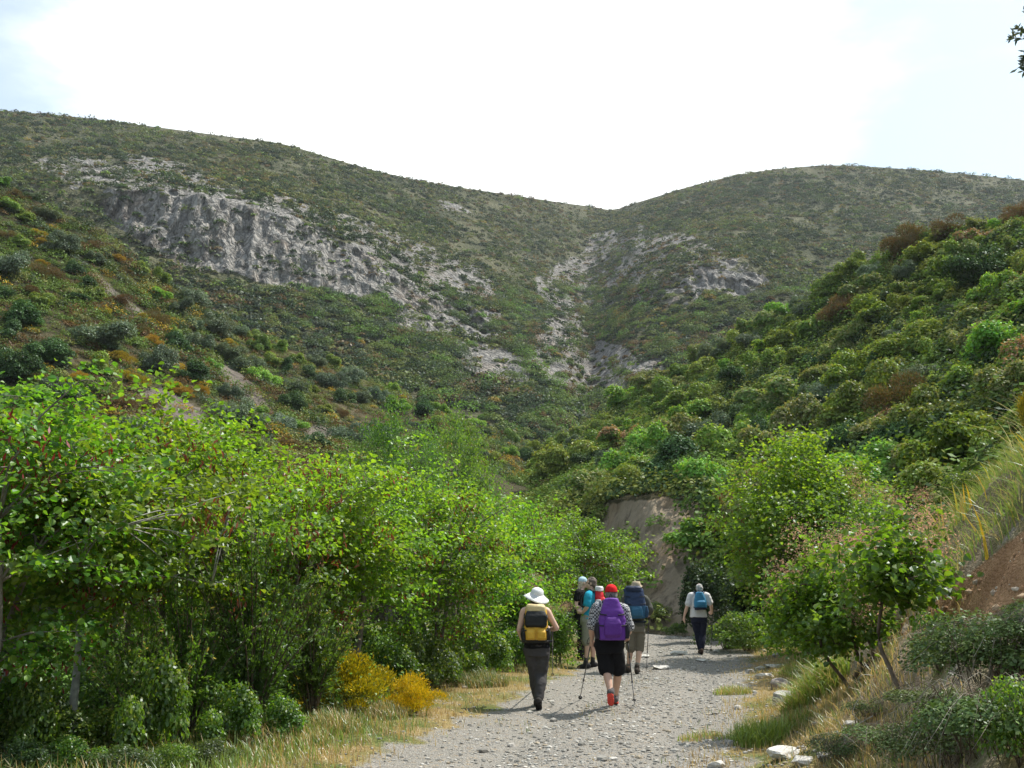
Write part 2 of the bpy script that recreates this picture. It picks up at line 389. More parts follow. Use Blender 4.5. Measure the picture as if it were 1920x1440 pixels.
def hill_material(name, c1, c2, c3, scale, crack=0.45):
    m, N, L = newmat(name)
    tcn = N('ShaderNodeTexCoord'); pos = tcn.outputs['Object']
    n1 = setin(N('ShaderNodeTexNoise'), Scale=scale, Detail=6.0); L(pos, n1.inputs['Vector'])
    n2 = setin(N('ShaderNodeTexNoise'), Scale=scale * 6, Detail=5.0); L(pos, n2.inputs['Vector'])
    cr = N('ShaderNodeValToRGB'); cr.color_ramp.elements[0].position = 0.36; cr.color_ramp.elements[1].position = 0.66
    cr.color_ramp.elements[0].color = (*c1, 1); cr.color_ramp.elements[1].color = (*c2, 1); L(n1.outputs['Fac'], cr.inputs[0])
    a = N('ShaderNodeAttribute', attribute_name='bare').outputs['Fac']
    # rock: grey limestone with streaks running down the face
    mp_ = setin(N('ShaderNodeMapping')); mp_.inputs['Scale'].default_value = (1.0, 1.0, 0.22); L(pos, mp_.inputs['Vector'])
    n3 = setin(N('ShaderNodeTexNoise'), Scale=scale * 9, Detail=8.0, Roughness=0.65); L(mp_.outputs[0], n3.inputs['Vector'])
    rr_ = N('ShaderNodeValToRGB'); e = rr_.color_ramp.elements; e[0].position = 0.30; e[0].color = (c3[0] * .42, c3[1] * .42, c3[2] * .44, 1); e[1].position = 0.66; e[1].color = (c3[0] * 1.2, c3[1] * 1.2, c3[2] * 1.2, 1)
    q = e.new(0.46); q.color = (*c3, 1)
    L(n3.outputs['Fac'], rr_.inputs[0])
    n4 = setin(N('ShaderNodeTexNoise'), Scale=scale * 2.2, Detail=3.0); L(pos, n4.inputs['Vector'])
    wm = setin(N('ShaderNodeMapRange'), From_Min=0.55, From_Max=0.72, To_Max=0.55); L(n4.outputs['Fac'], wm.inputs['Value'])
    wx = N('ShaderNodeMix', data_type='RGBA'); L(wm.outputs[0], wx.inputs[0]); L(rr_.outputs[0], wx.inputs[6]); wx.inputs[7].default_value = (c3[0] * 1.05, c3[1] * 0.8, c3[2] * 0.6, 1)
    mm = N('ShaderNodeMath', operation='MULTIPLY_ADD'); L(n2.outputs['Fac'], mm.inputs[0]); mm.inputs[1].default_value = 0.9; L(a, mm.inputs[2])
    r = setin(N('ShaderNodeMapRange'), From_Min=0.82, From_Max=0.98); L(mm.outputs[0], r.inputs['Value'])
    mx_ = N('ShaderNodeMix', data_type='RGBA'); L(r.outputs[0], mx_.inputs[0]); L(cr.outputs[0], mx_.inputs[6]); L(wx.outputs[2], mx_.inputs[7])
    # cracks and ledges
    mp2 = setin(N('ShaderNodeMapping')); mp2.inputs['Scale'].default_value = (1.0, 1.0, 0.4); L(pos, mp2.inputs['Vector'])
    vc = N('ShaderNodeTexVoronoi', feature='DISTANCE_TO_EDGE'); vc.inputs['Scale'].default_value = scale * 11; 
    nd = setin(N('ShaderNodeTexNoise'), Scale=scale * 14, Detail=4.0); L(pos, nd.inputs['Vector'])
    av = N('ShaderNodeVectorMath', operation='MULTIPLY_ADD'); L(nd.outputs['Color'], av.inputs[0]); av.inputs[1].default_value = (1.2 / scale * .08,) * 3; L(mp2.outputs[0], av.inputs[2]); L(av.outputs[0], vc.inputs['Vector'])
    ck = setin(N('ShaderNodeMapRange'), From_Min=0.0, From_Max=0.16, To_Min=crack, To_Max=1.0); L(vc.outputs['Distance'], ck.inputs['Value'])
    ckm = N('ShaderNodeMix', data_type='FLOAT'); L(r.outputs[0], ckm.inputs[0]); ckm.inputs[2].default_value = 1.0; L(ck.outputs[0], ckm.inputs[3])
    cs = N('ShaderNodeVectorMath', operation='SCALE'); L(mx_.outputs[2], cs.inputs[0]); L(ckm.outputs[0], cs.inputs['Scale'])
    b = setin(N('ShaderNodeBsdfPrincipled'), Roughness=0.95); b.inputs['Specular IOR Level'].default_value = 0.1
    L(cs.outputs[0], b.inputs['Base Color'])
    hm = N('ShaderNodeMath', operation='MULTIPLY_ADD'); L(vc.outputs['Distance'], hm.inputs[0]); hm.inputs[1].default_value = 1.2 if crack < 1 else 0.0; L(n3.outputs['Fac'], hm.inputs[2])
    bp = setin(N('ShaderNodeBump'), Strength=1.0, Distance=0.12 / scale); L(hm.outputs[0], bp.inputs['Height']); L(bp.outputs[0], b.inputs['Normal'])
    o = N('ShaderNodeOutputMaterial'); L(b.outputs[0], o.inputs['Surface'])
    return m
def poly_in(px, py, poly):
    poly = np.asarray(poly, float); ins = np.zeros(px.shape, bool); j = len(poly) - 1
    for i in range(len(poly)):
        xi, yi = poly[i]; xj, yj = poly[j]
        c = ((yi > py) != (yj > py)) & (px < (xj - xi) * (py - yi) / (yj - yi + 1e-9) + xi); ins ^= c; j = i
    return ins
# --- mountain
MT = [
 (-700, [(900,140),(600,200),(430,240),(400,246),(300,300),(150,390)]),
 (-300, [(900,140),(600,200),(420,240),(375,248),(290,300),(185,395)]),
 (0,    [(900,140),(600,200),(405,238),(345,250),(290,300),(207,400)]),
 (170,  [(900,140),(610,200),(440,234),(350,250),(303,300),(222,400)]),
 (230,  [(900,140),(620,200),(460,232),(352,246),(312,295),(230,400)]),
 (330,  [(900,140),(630,200),(492,230),(362,243),(328,290),(243,402)]),
 (420,  [(900,140),(640,200),(508,232),(378,245),(348,290),(255,405)]),
 (520,  [(900,140),(650,203),(525,235),(398,248),(362,295),(268,412)]),
 (620,  [(900,142),(665,206),(552,238),(440,252),(392,305),(296,422)]),
 (700,  [(900,142),(675,208),(565,241),(482,256),(424,315),(319,432)]),
 (800,  [(900,144),(690,212),(598,245),(548,262),(455,335),(341,448)]),
 (900,  [(900,146),(705,216),(625,250),(585,268),(485,350),(357,465)]),
 (1000, [(900,148),(715,218),(645,250),(610,278),(505,375),(372,495)]),
 (1060, [(900,150),(720,225),(648,262),(612,300),(505,410),(381,525)]),
 (1105, [(900,150),(735,240),(660,285),(605,325),(500,430),(387,540)]),
 (1145, [(900,150),(725,232),(640,275),(585,318),(482,415),(393,545)]),
 (1200, [(900,150),(700,226),(605,265),(555,288),(462,375),(378,530)]),
 (1300, [(900,150),(690,224),(590,258),(500,280),(440,350),(348,510)]),
 (1400, [(900,150),(690,224),(575,256),(490,280),(430,340),(325,495)]),
 (1470, [(900,150),(690,224),(560,256),(520,278),(432,340),(316,490)]),
 (1560, [(900,150),(690,224),(560,258),(530,280),(440,345),(310,488)]),
 (1700, [(900,150),(690,224),(560,260),(530,282),(440,350),(317,488)]),
 (1850, [(900,150),(690,224),(560,260),(530,282),(440,350),(330,488)]),
 (1960, [(900,150),(690,224),(560,260),(530,282),(450,350),(343,488)]),
 (2300, [(900,150),(690,224),(580,260),(550,282),(480,350),(390,488)]),
 (2800, [(900,150),(700,224),(600,260),(570,282),(520,350),(440,488)])]
mpu, mvv, MX = loft(MT, 900, 340)
mpx, mpy = proj(MX)
def mt_rock(px, py):
    """where bare limestone shows: 0..1"""
    w1 = fbm(px / 28, py / 28, 0, 4, 11); w2 = fbm(px / 9, py / 7, 0, 3, 12)
    r = np.zeros(px.shape)
    cl_ = [(170,385),(235,352),(330,350),(430,368),(520,392),(600,425),(690,470),(760,520),(850,560),(960,590),(900,612),(800,600),(700,572),(600,545),(500,528),(420,510),(330,498),(280,470)]
    q = poly_in(px + 14 * w1, py + 12 * w1, cl_); r = np.maximum(r, q * (0.92 - 0.5 * (w2 > 0.42)))
    q = poly_in(px + 25 * w1, py + 20 * w1, [(60,300),(300,290),(420,345),(560,380),(640,430),(520,420),(300,365),(120,350)]); r = np.maximum(r, q * (0.58 + 0.6 * w2))
    q = poly_in(px + 25 * w1, py + 20 * w1, [(620,390),(760,440),(900,500),(960,560),(860,560),(740,510),(640,450)]); r = np.maximum(r, q * (0.55 + 0.6 * w2))
    q = poly_in(px + 20 * w1, py + 18 * w1, [(1000,520),(1110,440),(1200,425),(1290,440),(1400,490),(1445,525),(1400,550),(1310,560),(1200,590),(1080,600),(1010,570)]); r = np.maximum(r, q * (0.54 + 0.6 * w2))
    q = poly_in(px + 10 * w1, py + 8 * w1, [(1290,510),(1430,510),(1440,530),(1400,550),(1290,545)]); r = np.maximum(r, q * 0.9)
    for pl in ([(850,690),(895,662),(960,680),(1000,700),(1000,728),(930,715),(862,722)], [(1000,630),(1045,612),(1085,655),(1098,705),(1085,750),(1030,722),(990,680)], [(1088,690),(1112,640),(1180,650),(1205,690),(1165,755),(1095,758)],
               [(690,596),(770,590),(860,608),(960,630),(900,640),(780,628)], [(1180,676),(1245,674),(1245,708),(1190,706)], [(815,370),(860,380),(890,400),(840,395)], [(840,640),(940,650),(990,680),(930,690),(860,670)], [(1000,600),(1080,590),(1110,640),(1060,640)]):
        r = np.maximum(r, poly_in(px + 10 * w1, py + 8 * w1, pl) * (0.95 - .35 * (w2 > .35)))
    return np.clip(r, 0, 1)
rock = mt_rock(mpx, mpy)
dirn = norm(MX[..., :2])
fl = fbm(MX[..., 0] * .13, MX[..., 1] * .10, MX[..., 2] * .02, 5, 21)
fl2 = fbm(MX[..., 0] * .55, MX[..., 1] * .3, MX[..., 2] * .13, 5, 22); fl3 = 1 - np.abs(fbm(MX[..., 0] * .33, MX[..., 1] * .12, MX[..., 2] * .03, 4, 24)) * 3
cleft = sstep(.12, .42, fbm(MX[..., 0] * .075, MX[..., 1] * .05, MX[..., 2] * .006, 4, 25))
cliffm = sstep(1.9, 2.05, mvv)[None] * (1 - sstep(3.0, 3.3, mvv))[None]
rk_s = rock.copy()
for _ in range(2): rk_s = (rk_s + np.roll(rk_s, 1, 0) + np.roll(rk_s, -1, 0) + np.roll(rk_s, 1, 1) + np.roll(rk_s, -1, 1)) / 5
amp = rk_s * (2.2 + 2.4 * cliffm)
MX[..., :2] += dirn * (amp * (np.abs(fl) * 1.5 - 0.4) + rk_s * 2.0 * fl2 + rk_s * 1.5 * np.maximum(fl3, -1) * (0.4 + 0.6 * cliffm) + rk_s * cliffm * 5.0 * cleft)[..., None]
MX[..., 2] += 1.3 * fbm(MX[..., 0] * .035, MX[..., 1] * .035, 0, 4, 23) * sstep(0.2, 1, mvv)[None] * (1 - sstep(4.6, 5, mvv))[None] + rk_s * 0.8 * fl2
XM = close_loft(MX, 260, 60)
bare = np.concatenate([rock[:, :1] * 0, rk_s] + [rock[:, :1] * 0] * 6, 1)
me = mesh_np('mountain', XM.reshape(-1, 3), grid_faces(*XM.shape[:2]), None, True, {'bare': bare.ravel()})
M_mount = hill_material('mountain_ground', (0.065, 0.075, 0.036), (0.155, 0.15, 0.085), (0.31, 0.295, 0.272), 0.045)
tag(link('mountain', me, M_mount), kind='structure')
# --- spur on the near side of the valley, with broom and scree
LS = [
 (-700, [(1050,26),(800,40),(450,70),(150,100)]),
 (-200, [(1050,30),(850,42),(520,70),(262,98)]),
 (0,    [(1050,32),(880,45),(580,72),(342,98)]),
 (90,   [(1050,33),(880,46),(610,73),(388,99)]),
 (180,  [(1050,34),(880,48),(640,75),(432,100)]),
 (300,  [(1050,36),(890,50),(690,78),(522,104)]),
 (420,  [(1050,38),(900,54),(735,82),(598,108)]),
 (540,  [(1050,42),(910,58),(770,86),(650,112)]),
 (680,  [(1050,46),(920,62),(810,90),(712,118)]),
 (800,  [(1050,50),(930,66),(830,95),(762,124)]),
 (920,  [(1050,54),(940,70),(855,100),(812,130)]),
 (1020, [(1050,56),(950,72),(890,105),(850,135)]),
 (1150, [(1060,58),(1010,75),(950,105),(920,135)])]
lpu, lvv, LX = loft(LS, 420, 150)
lpx, lpy = proj(LX)
def l_bare(px, py):
    w = fbm(px / 30, py / 30, 0, 3, 31); r = np.zeros(px.shape)
    for pl in ([(255,730),(320,745),(390,790),(400,830),(360,835),(320,800)], [(150,470),(215,540),(290,600),(300,620),(250,600),(180,530)], [(400,660),(470,720),(520,780),(490,780),(420,720)], [(560,790),(620,800),(640,840),(570,840)]):
        r = np.maximum(r, poly_in(px + 16 * w, py + 14 * w, pl) * 0.95)
    return r
lb = l_bare(lpx, lpy)
LX[..., 2] += 0.9 * fbm(LX[..., 0] * .07, LX[..., 1] * .07, 0, 4, 33) * (1 - 0.5 * sstep(2.7, 3, lvv))[None]
XL = close_loft(LX, 60, 6)
bare = np.concatenate([lb[:, :1] * 0, lb] + [lb[:, :1] * 0] * 6, 1)
me = mesh_np('hill', XL.reshape(-1, 3), grid_faces(*XL.shape[:2]), None, True, {'bare': bare.ravel()})
M_hill = hill_material('hill_ground', (0.05, 0.05, 0.025), (0.12, 0.10, 0.055), (0.17, 0.145, 0.12), 0.12, 1.0)
tag(link('hill', me, M_hill), kind='structure')
# --- green slope over the track with its cut bank of earth
RS = [
 (900,  [(1115,52),(1040,62),(980,85),(940,112)]),
 (1050, [(1120,48),(985,55),(890,85),(845,112)]),
 (1150, [(1145,39),(940,46),(850,80),(775,110)]),
 (1240, [(1152,34.5),(930,42),(800,75),(712,105)]),
 (1320, [(1152,33),(940,40.5),(785,70),(672,100)]),
 (1400, [(1150,31),(1000,36),(765,66),(630,94)]),
 (1500, [(1140,28),(1000,33),(730,62),(582,88)]),
 (1600, [(1130,25),(985,30),(690,58),(520,80)]),
 (1700, [(1120,22),(965,27),(650,52),(465,74)]),
 (1800, [(1110,20),(935,25),(610,48),(432,68)]),
 (1920, [(1100,19),(905,24),(570,44),(405,62)]),
 (2100, [(1100,18),(860,22),(510,40),(350,58)]),
 (2600, [(1100,16),(800,20),(430,36),(260,52)])]
def foot_row(c):
    px, rows = c; Y = rows[0][1]; return (px, [(float(proj(np.array([(px - 960) / F * Y, Y, -0.15]))[1]), Y)] + rows[1:])
RS = [foot_row(c) for c in RS]
rpu, rvv, RX = loft(RS, 460, 190)
rpx, rpy = proj(RX)
rb = (sstep(0, .02, rvv) * (1 - sstep(0.93, 1.03, rvv)))[None] * sstep(1080, 1130, rpx) * (1 - sstep(1330, 1420, rpx)) * 0.95
RX[..., 2] += 0.9 * fbm(RX[..., 0] * .09, RX[..., 1] * .09, 0, 4, 35) * sstep(0.9, 1.4, rvv)[None]
gul = fbm(RX[..., 0] * .6, RX[..., 1] * .25, RX[..., 2] * .12, 5, 36)
RX[..., 1] += (1.3 * gul + 0.45 * fbm(RX[..., 0] * 2.2, RX[..., 1], RX[..., 2] * 1.6, 4, 37)) * sstep(0.0, .15, rvv)[None] * (1 - sstep(0.9, 1.2, rvv))[None]
XR = close_loft(RX, 50, 3)
bare = np.concatenate([rb[:, :1], rb] + [rb[:, :1] * 0] * 6, 1)
me = mesh_np('hill', XR.reshape(-1, 3), grid_faces(*XR.shape[:2]), None, True, {'bare': bare.ravel()})
M_hill2 = hill_material('slope_earth', (0.04, 0.04, 0.02), (0.10, 0.085, 0.045), (0.29, 0.235, 0.165), 0.22, 1.0)
tag(link('hill', me, M_hill2), kind='structure')

# ------------------------------------------------------------------ vegetation: shrubs seen from afar
def shrub_mesh(name, seed, colA, colB, n, leaf, R=1.0, H=1.0, lobes=8, spiky=0.0, tipcol=None, tipp=0.0, updir=0.55, dv=0.22, flat=False):
    """foliage of one shrub about 2R wide and H tall, standing on z=0: leaves spread over several uneven lobes"""
    rng = np.random.default_rng(seed)
    L_ = []
    for k in range(lobes + 3):
        a = rng.uniform(0, 2 * math.pi); q = math.sqrt(rng.random()) * 0.85
        r = rng.uniform(0.24, 0.46) * (1.1 - .35 * q)
        cz = H * rng.uniform(0.22, 0.88) * (1 - 0.55 * q * q)
        L_.append((math.cos(a) * q * R, math.sin(a) * q * R, cz, r * R, r * H * rng.uniform(0.7, 1.0)))
    L_.append((0, 0, H * 0.35, R * 0.5, H * 0.36))
    L_ = np.array(L_)
    w = L_[:, 3] ** 2; idx = rng.choice(len(L_), n, p=w / w.sum())
    d = norm(rng.normal(size=(n, 3))); d[:, 2] = np.where(d[:, 2] < -0.25, -d[:, 2], d[:, 2])
    rad = rng.uniform(0.55, 1.0, n) ** 0.6
    if spiky: rad = rad * (1 + spiky * (rng.random(n) ** 3))
    # small clumps on every lobe
    cl_ = 1 + 0.24 * fbm(d[:, 0] * 2.8 + idx * 3.1, d[:, 1] * 2.8, d[:, 2] * 2.8, 3, seed)
    rad = rad * cl_ * (1 + .32 * rng.random(n) ** 7)
    C = L_[idx, :3] + d * np.stack([L_[idx, 3], L_[idx, 3], L_[idx, 4]], 1) * rad[:, None]
    C[:, 2] = np.maximum(C[:, 2], rng.uniform(0, 0.12, n))
    Nn = norm(d * 0.7 + np.array([0, 0, updir]) + rng.normal(size=(n, 3)) * 0.5)
    T = norm(d + rng.normal(size=(n, 3)) * 0.4 + np.array([0, 0, 0.6])) if spiky else None
    if T is not None: Nn = norm(np.cross(T, rng.normal(size=(n, 3))))
    V, Q = leaf4(C, Nn, leaf * rng.uniform(0.65, 1.35, n), rng, 0.34 if spiky else 0.68, T)
    lob = rng.uniform(0.82, 1.18, len(L_))[idx][:, None]
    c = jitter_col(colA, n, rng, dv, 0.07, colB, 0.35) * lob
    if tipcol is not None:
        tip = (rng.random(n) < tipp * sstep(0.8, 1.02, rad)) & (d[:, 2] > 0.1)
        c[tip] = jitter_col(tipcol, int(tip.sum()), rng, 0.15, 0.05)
    return mesh_np(name, V, Q, np.repeat(c, 4, 0), False)

KINDS = {   # look-based kinds: colours are the leaves' own
 'green':  dict(n='shrub', A=(.080, .125, .020), B=(.115, .165, .026), leaf=.15, H=1.05, tip=(.19, .215, .05), tp=.35, mat=M_shrub, word='mid-green'),
 'fresh':  dict(n='shrub', A=(.085, .165, .022), B=(.12, .21, .03), leaf=.16, H=1.1, tip=(.21, .26, .05), tp=.3, mat=M_shrub, word='fresh bright green'),
 'dark':   dict(n='shrub', A=(.026, .055, .016), B=(.040, .075, .020), leaf=.13, H=1.0, tip=None, tp=0, mat=M_dull, word='dark green'),
 'grey':   dict(n='shrub', A=(.055, .078, .045), B=(.078, .10, .060), leaf=.12, H=1.15, tip=None, tp=0, mat=M_dull, word='grey-green'),
 'rust':   dict(n='shrub', A=(.085, .050, .020), B=(.060, .060, .020), leaf=.13, H=0.9, tip=None, tp=0, mat=M_dull, word='rust-brown'),
 'cream':  dict(n='shrub', A=(.080, .125, .028), B=(.105, .14, .035), leaf=.15, H=1.05, tip=(.25, .255, .10), tp=.6, mat=M_shrub, word='cream-tipped'),
 'yellow': dict(n='broom_bush', A=(.23, .155, .014), B=(.13, .11, .018), leaf=.16, H=0.85, tip=None, tp=0, mat=M_dull, word='orange-yellow'),
 'plume':  dict(n='smoke_bush', A=(.075, .12, .022), B=(.10, .145, .03), leaf=.15, H=1.0, tip=(.33, .19, .11), tp=.9, mat=M_shrub, word='pink-plumed'),
}
PROTO = {}
def proto(kind, v):
    if (kind, v) not in PROTO:
        k = KINDS[kind]; sd_ = 100 + v * 37 + sum(map(ord, kind))
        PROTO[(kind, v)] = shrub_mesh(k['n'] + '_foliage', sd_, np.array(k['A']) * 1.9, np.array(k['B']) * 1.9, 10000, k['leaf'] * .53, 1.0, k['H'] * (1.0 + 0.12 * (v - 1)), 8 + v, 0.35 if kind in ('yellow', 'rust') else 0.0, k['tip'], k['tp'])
    return PROTO[(kind, v)]
def scatter_shrubs(pu, X, PX, PY, want, weights_fn, region, size_fn, gapk, seed, maxtry=20000):
    """picks places on a hill surface, larger first, keeping the crowns apart; returns (pos, radius, kind, px, py)"""
    rng = np.random.default_rng(seed); out = []; spots = []
    nu, nv = PX.shape
    for _ in range(maxtry):
        if len(out) >= want: break
        i, j = rng.integers(0, nu), rng.integers(0, nv)
        px, py = PX[i, j], PY[i, j]
        if not region(px, py): continue
        kind = weights_fn(px, py, rng)
        if kind is None: continue
        p = X[i, j]; r = size_fn(kind, px, py, rng)
        rp = r * F / p[1]
        ok = True
        for (qx, qy, qr) in spots:
            if (px - qx) ** 2 + ((py - qy) * 1.25) ** 2 < (gapk * (rp + qr)) ** 2: ok = False; break
        if ok: spots.append((px, py, rp)); out.append((p, r, kind, px, py))
    return out
def pick(rng, table):
    ks = list(table); w = np.array([table[k] for k in ks], float); return ks[rng.choice(len(ks), p=w / w.sum())]
def left_line(px): return np.interp(px, [-100, 0, 200, 215, 300, 400, 520, 640, 700, 850, 1000, 1150], [740, 725, 700, 760, 800, 800, 840, 850, 830, 800, 870, 930])
def l_kind(px, py, rng):
    if l_bare(np.array([px]), np.array([py]))[0] > .5 and rng.random() > .10: return None
    up = py < 430 + .45 * px
    t = {'rust': 1.3, 'grey': 2.1, 'green': 2.3, 'dark': 1.7, 'fresh': 1.2, 'yellow': .9, 'cream': .3}
    if px < 300 and py > 480: t['rust'] = 2.0
    if px > 560: t = {'green': 2.6, 'dark': 2.2, 'grey': 1.3, 'rust': .5, 'fresh': 1.5, 'yellow': .15, 'cream': .4}
    d = min(abs(px - 330 - 0.9 * (py - 750)), 400)
    if 180 < px < 640 and d < 70: t['yellow'] = 4.0
    return pick(rng, t)
def l_size(kind, px, py, rng):
    return {'yellow': rng.uniform(.65, 1.05), 'rust': rng.uniform(.8, 1.4), 'grey': rng.uniform(1.0, 2.0), 'dark': rng.uniform(1.0, 1.9)}.get(kind, rng.uniform(.9, 1.5))
fixed_l = [(178, 655, 2.55, 'grey'), (120, 470, 1.75, 'grey'), (330, 665, 1.5, 'dark'), (462, 700, 1.75, 'grey'), (650, 835, 1.9, 'grey'), (330, 590, 1.7, 'grey'), (545, 770, 1.6, 'dark'), (30, 370, 1.3, 'rust')]
def find(PX, PY, X, px, py):
    k = np.argmin((PX - px) ** 2 + (PY - py) ** 2); return X.reshape(-1, 3)[k]
LSH = [(find(lpx, lpy, LX, a, b), r, k, a, b) for a, b, r, k in fixed_l]
def l_region(px, py):
    if not (-25 < px < 1130) or py > left_line(px) + 45: return False
    return all((px - a) ** 2 + (py - b) ** 2 > (r * F / 80 * .85) ** 2 for a, b, r, k in fixed_l)
LSH += scatter_shrubs(lpu, LX, lpx, lpy, 150, l_kind, l_region, l_size, 0.52, 41)
def r_kind(px, py, rng):
    t = {'green': 4.6, 'cream': 2.0, 'fresh': 2.0, 'dark': .8, 'grey': .5, 'rust': .1, 'plume': .2}
    if px > 1620 and py < 520: t['rust'] = 2.2
    return pick(rng, t)
def r_size(kind, px, py, rng):
    return {'dark': rng.uniform(1.2, 1.9), 'grey': rng.uniform(1.1, 1.9)}.get(kind, rng.uniform(1.2, 2.3)) * (0.75 if px > 1650 else 1)
def r_line(px): return np.interp(px, [900, 1000, 1100, 1160, 1330, 1340, 1500, 1700, 1750, 1950], [880, 900, 935, 940, 935, 1100, 1120, 1000, 930, 900])
fixed_r = [(1160, 745, 2.6, 'fresh'), (1150, 880, 1.5, 'grey'), (1255, 900, 1.9, 'dark'), (1215, 905, 1.6, 'green'), (1300, 915, 1.5, 'dark'), (1180, 925, 1.1, 'green'), (1675, 805, .95, 'plume'), (1560, 830, 1.2, 'cream'), (1700, 480, 1.9, 'rust'), (1640, 520, 1.7, 'grey'), (1790, 440, 1.6, 'rust'), (1530, 745, 1.5, 'grey'), (1560, 560, 1.9, 'green'), (1830, 545, 1.9, 'dark')]
RSH = [(find(rpx, rpy, RX, a, b), r, k, a, b) for a, b, r, k in fixed_r]
def r_region(px, py):
    if not (930 < px < 1945) or py > r_line(px): return False
    return all((px - a) ** 2 + (py - b) ** 2 > (r * F / 75 * .8) ** 2 for a, b, r, k in fixed_r)
RSH += scatter_shrubs(rpu, RX, rpx, rpy, 175, r_kind, r_region, r_size, 0.38, 43)
ORD = ['first', 'second', 'third', 'fourth', 'fifth', 'sixth', 'seventh', 'eighth', 'ninth', 'tenth', 'eleventh', 'twelfth', 'thirteenth', 'fourteenth', 'fifteenth', 'sixteenth', 'seventeenth', 'eighteenth', 'nineteenth', 'twentieth', 'twenty-first', 'twenty-second', 'twenty-third', 'twenty-fourth', 'twenty-fifth', 'twenty-sixth', 'twenty-seventh', 'twenty-eighth', 'twenty-ninth', 'thirtieth']
def place_shrubs(lst, slope, bands, seed, group):
    """bands: share of the slope's height up to which each band name holds, worked out column by column"""
    rng = np.random.default_rng(seed); cells = {}
    for (p, r, kind, px, py) in lst:
        cells.setdefault((kind, bands(px, py)), []).append((px, p, r))
    for (kind, band), items in sorted(cells.items()):
        items.sort(key=lambda q: q[0]); k = KINDS[kind]
        noun = {'broom_bush': 'broom bush', 'smoke_bush': 'smoke bush'}.get(k['n'], 'shrub')
        for i, (px, p, r) in enumerate(items):
            v = int(rng.integers(0, 3))
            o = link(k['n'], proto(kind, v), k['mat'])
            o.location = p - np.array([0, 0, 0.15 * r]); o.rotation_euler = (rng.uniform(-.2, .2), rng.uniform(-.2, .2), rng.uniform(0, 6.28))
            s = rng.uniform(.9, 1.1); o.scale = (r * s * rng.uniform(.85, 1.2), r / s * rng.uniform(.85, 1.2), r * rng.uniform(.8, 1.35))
            if len(items) == 1: lab = f"the only {k['word']} {noun} {band} {slope}"
            elif i == len(items) - 1: lab = f"{k['word']} {noun} {band} {slope}, rightmost such"
            elif i == 0: lab = f"{k['word']} {noun} {band} {slope}, leftmost such"
            else: lab = f"{k['word']} {noun} {band} {slope}, {ORD[min(i, 29)]} such from left"
            tag(o, lab, 'bush' if noun != 'shrub' else 'shrub', group)
def l_band(px, py):
    top = np.interp(px, lpu, lpy[:, -1]); bot = left_line(px) + 45; q = (py - top) / max(bot - top, 30)
    return ['along the crest of', 'high up', 'midway up', 'low on', 'at the foot of'][int(np.clip(q * 5, 0, 4))]
def r_band(px, py):
    top = np.interp(px, rpu, rpy[:, -1]); bot = r_line(px); q = (py - top) / max(bot - top, 30)
    return ['along the crest of', 'high up', 'above the middle of', 'below the middle of', 'low on', 'at the foot of'][int(np.clip(q * 6, 0, 5))]
place_shrubs(LSH, 'the scree slope', l_band, 51, 'shrubs on the scree-marked left slope')
place_shrubs(RSH, 'the dense slope', r_band, 52, 'shrubs on the dense right slope')

# ------------------------------------------------------------------ scrub that nobody could count: one object per hillside
def scrub(name, X, nrm_ok, dens, count, rlo, rhi, leaves, lsz, seed, palette, hz=0.75):
    rng = np.random.default_rng(seed); nu, nv = X.shape[:2]
    # area-weighted choice of cells
    e1 = X[1:, :-1] - X[:-1, :-1]; e2 = X[:-1, 1:] - X[:-1, :-1]
    ar = np.linalg.norm(np.cross(e1, e2), axis=-1) * dens[:-1, :-1]
    ar = ar.ravel(); k = rng.choice(len(ar), count, p=ar / ar.sum()); i, j = np.divmod(k, nv - 1)
    a, b = rng.random((2, count, 1))
    C = X[i, j] + e1[i, j] * a + e2[i, j] * b
    R = (rng.uniform(0, 1, count) ** 2.2 * (rhi - rlo) + rlo) * (.75 + .7 * sstep(-.5, .5, fbm(C[:, 0] * .07, C[:, 1] * .07, C[:, 2] * .05, 3, seed + 3)))
    n = count * leaves; ci = np.repeat(np.arange(count), leaves)
    d = norm(rng.normal(size=(n, 3))); d[:, 2] = np.abs(d[:, 2]) * 0.9 + d[:, 2] * 0.1
    rad = R[ci] * rng.uniform(0.6, 1.05, n) * (1 + 0.3 * (vnoise(d[:, 0] * 2 + ci * 7.7, d[:, 1] * 2, d[:, 2] * 2, 5) - .5))
    pos = C[ci] + d * rad[:, None] * np.array([1, 1, hz]); pos[:, 2] -= 0.05
    Nn = norm(d * 0.8 + np.array([0, 0, .5]) + rng.normal(size=(n, 3)) * .45)
    V, Q = leaf4(pos, Nn, np.minimum(R[ci] * lsz, lsz) * rng.uniform(.7, 1.3, n), rng, .75)
    cols = palette(C, rng)[ci] * (1 + rng.uniform(-.22, .22, (n, 1)))
    return mesh_np(name, V, Q, np.repeat(np.clip(cols, .003, 1), 4, 0), False), C
def pal(table, wild):
    names = list(table); base = np.array([table[k][0] for k in names]); w = np.array([table[k][1] for k in names], float)
    def f(C, rng):
        p = np.repeat((w / w.sum())[None], len(C), 0)
        # kinds grow in patches
        for q in range(len(names)): p[:, q] *= np.exp(2.4 * fbm(C[:, 0] * wild, C[:, 1] * wild, C[:, 2] * wild * .5, 3, 60 + q))
        p /= p.sum(1, keepdims=True); u = rng.random((len(C), 1)); k = (p.cumsum(1) < u).sum(1).clip(0, len(names) - 1)
        return base[k] * 1.4 * (1 + rng.uniform(-.25, .25, (len(C), 1)))
    return f
